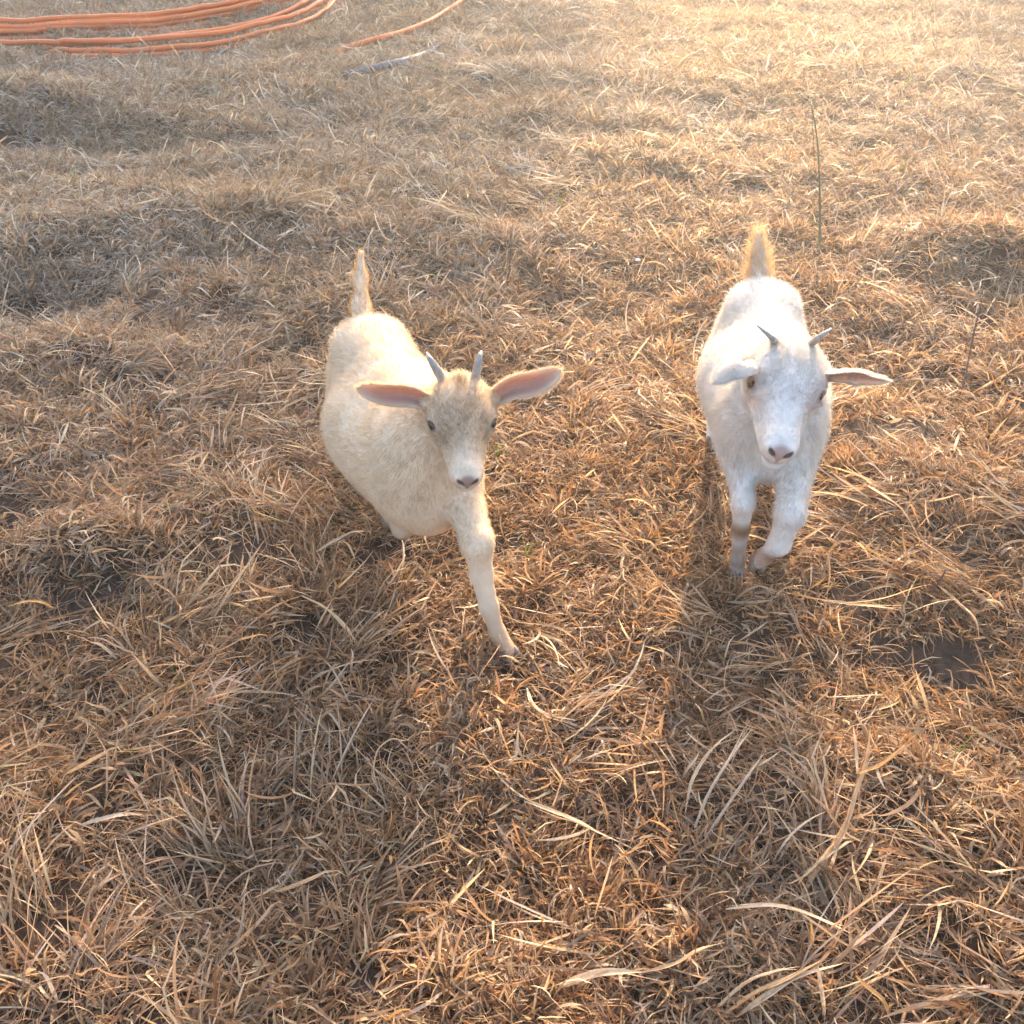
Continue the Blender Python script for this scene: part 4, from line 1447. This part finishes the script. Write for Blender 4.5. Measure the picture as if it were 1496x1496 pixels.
def tree(c, s, z0, z1, rad, n_cl, label, seed, hole=None):
    """c: metres across the sun's direction, s: metres along it; crown from z0 to z1"""
    r = np.random.default_rng(seed)
    x = c * CA + s * SA; y = -c * SA + s * CA
    gz = float(ground_z(x, y))
    root = empty('leafy_tree', (x, y, gz))
    tag(root, label, 'tree', 'trees shading the left of the field')
    k = np.linspace(0, 1, 14)
    tube_mesh('trunk', np.stack([0.15 * np.sin(k * 3), 0.1 * np.sin(k * 4 + 1), k * (z0 + (z1 - z0) * 0.65)], 1), 0.17 * (1 - 0.75 * k), M_BARK, root, 12)
    cl = []
    while len(cl) < n_cl:
        p = r.uniform(-1, 1, 3)
        if (p ** 4).sum() > 1: continue
        q = np.array([p[0] * rad, p[1] * rad, (z0 + z1) / 2 + p[2] * (z1 - z0) / 2])
        wc = (x + q[0]) * CA - (y + q[1]) * SA; ws = (x + q[0]) * SA + (y + q[1]) * CA
        hit = ws - (q[2] + gz) / TE                   # where its shadow lands, along the sun's direction
        if hole is not None and hole(wc, hit, r): continue
        cl.append(q)
    cl = np.array(cl)
    for b in range(9):
        e = cl[r.integers(len(cl))]; s0 = np.array([0.05, 0.05, z0 * 0.8 + (z1 - z0) * 0.06 * b])
        kk = np.linspace(0, 1, 8)[:, None]
        P = s0 + (e - s0) * kk + np.array([0, 0, 0.3]) * np.sin(kk * PI)
        tube_mesh('limb', P, 0.06 * (1 - 0.8 * kk[:, 0]), M_BARK, root, 7)
    per = 60
    n = n_cl * per
    cen = np.repeat(cl, per, 0) + r.normal(0, 0.20, (n, 3))
    a = unit(r.normal(0, 1, (n, 3))); b = unit(np.cross(a, r.normal(0, 1, (n, 3))))
    Ls = r.uniform(0.035, 0.060, n)[:, None]; Ws = Ls * 0.42
    V = np.stack([cen - a * Ls, cen + b * Ws - a * Ls * 0.1, cen + a * Ls, cen - b * Ws - a * Ls * 0.1], 1).reshape(-1, 3)
    F = np.arange(n * 4).reshape(-1, 4)
    cc = np.repeat(np.array([0.055, 0.085, 0.03]) * r.uniform(0.6, 1.5, n)[:, None], 4, 0)
    mesh_np('crown', V, F, M_LEAF, smooth=False, cols=cc, parent=root)


def gap_right(wc, hit, r):
    return wc < 0.42 + 0.08 * hit


def gap(wc, hit, r):
    if wc > -0.72 + 0.06 * hit + 0.08 * math.sin(hit * 1.7) + r.normal(0, 0.06): return True
    # clusters left out on purpose so the sun reaches the cream kid's back
    if -0.95 < wc < -0.5 and -0.2 < hit < 1.35: return r.random() < 0.97
    return False


tree(-2.5, 12.8, 1.4, 6.0, 2.4, 640, 'nearer leafy tree at the far side of the field, shading its left', 71, gap)
tree(-5.4, 13.6, 1.3, 5.6, 2.6, 560, 'farther leafy tree at the field\'s left edge', 72, gap)

tree(2.9, 13.4, 1.4, 5.8, 2.5, 95, 'unseen sparse tree added to dapple the right of the field', 73, gap_right)  # added only for broken shade on the right side

# two pale scraps lying in the grass
M_SCRAP = plain('pale_scrap', (0.70, 0.72, 0.74), 0.6, 0.3)
for px_, py_, sz, lab in ((932, 379, 0.008, 'small white scrap lying in the grass between and above the kids'), (1357, 152, 0.010, 'tiny white scrap in the sunlit grass at upper right')):
    r_ = np.random.default_rng(px_)
    g_ = np.array([(i, j) for i in range(5) for j in range(5)], float) / 4 - 0.5
    v_ = np.column_stack([g_[:, 0] * 2 * sz, g_[:, 1] * 1.3 * sz, r_.normal(0, 0.22 * sz, 25)]) + r_.normal(0, 0.1 * sz, (25, 3))
    f_ = np.array([(i * 5 + j, i * 5 + j + 1, i * 5 + j + 6, i * 5 + j + 5) for i in range(4) for j in range(4)])
    v2 = np.concatenate([v_, v_ - [0, 0, 0.0015]])
    o_ = mesh_np('paper_scrap', v2, np.concatenate([f_, f_[:, ::-1] + 25]), M_SCRAP, smooth=False)
    o_.location = WG(px_, py_, 0.03); o_.rotation_euler = (0.5, 0.3, r_.uniform(0, 3))
    tag(o_, lab, 'scrap')


# ------------------------------------------------------------------ haze volume added for the pale glare of the low sun
m, nt, out = new_mat('haze_air')
pv = N(nt, 'ShaderNodeVolumePrincipled', Density=0.018, Anisotropy=0.75)
pv.inputs['Color'].default_value = (0.97, 0.95, 0.92, 1)
nt.links.new(pv.outputs[0], out.inputs['Volume'])
X0, Y0, Z0, Z1 = 470.0, 470.0, -2.0, 9.0
v = [(x_, y_, z_) for z_ in (Z0, Z1) for x_, y_ in ((-X0, -Y0), (X0, -Y0), (X0, Y0), (-X0, Y0))]
fq = [(0, 3, 2, 1), (4, 5, 6, 7), (0, 1, 5, 4), (1, 2, 6, 5), (2, 3, 7, 6), (3, 0, 4, 7)]
hz = mesh_np('haze', v, np.array(fq), m, smooth=False)
tag(hz, 'thin warm haze added over the field for the glare of the low sun', kind='stuff')
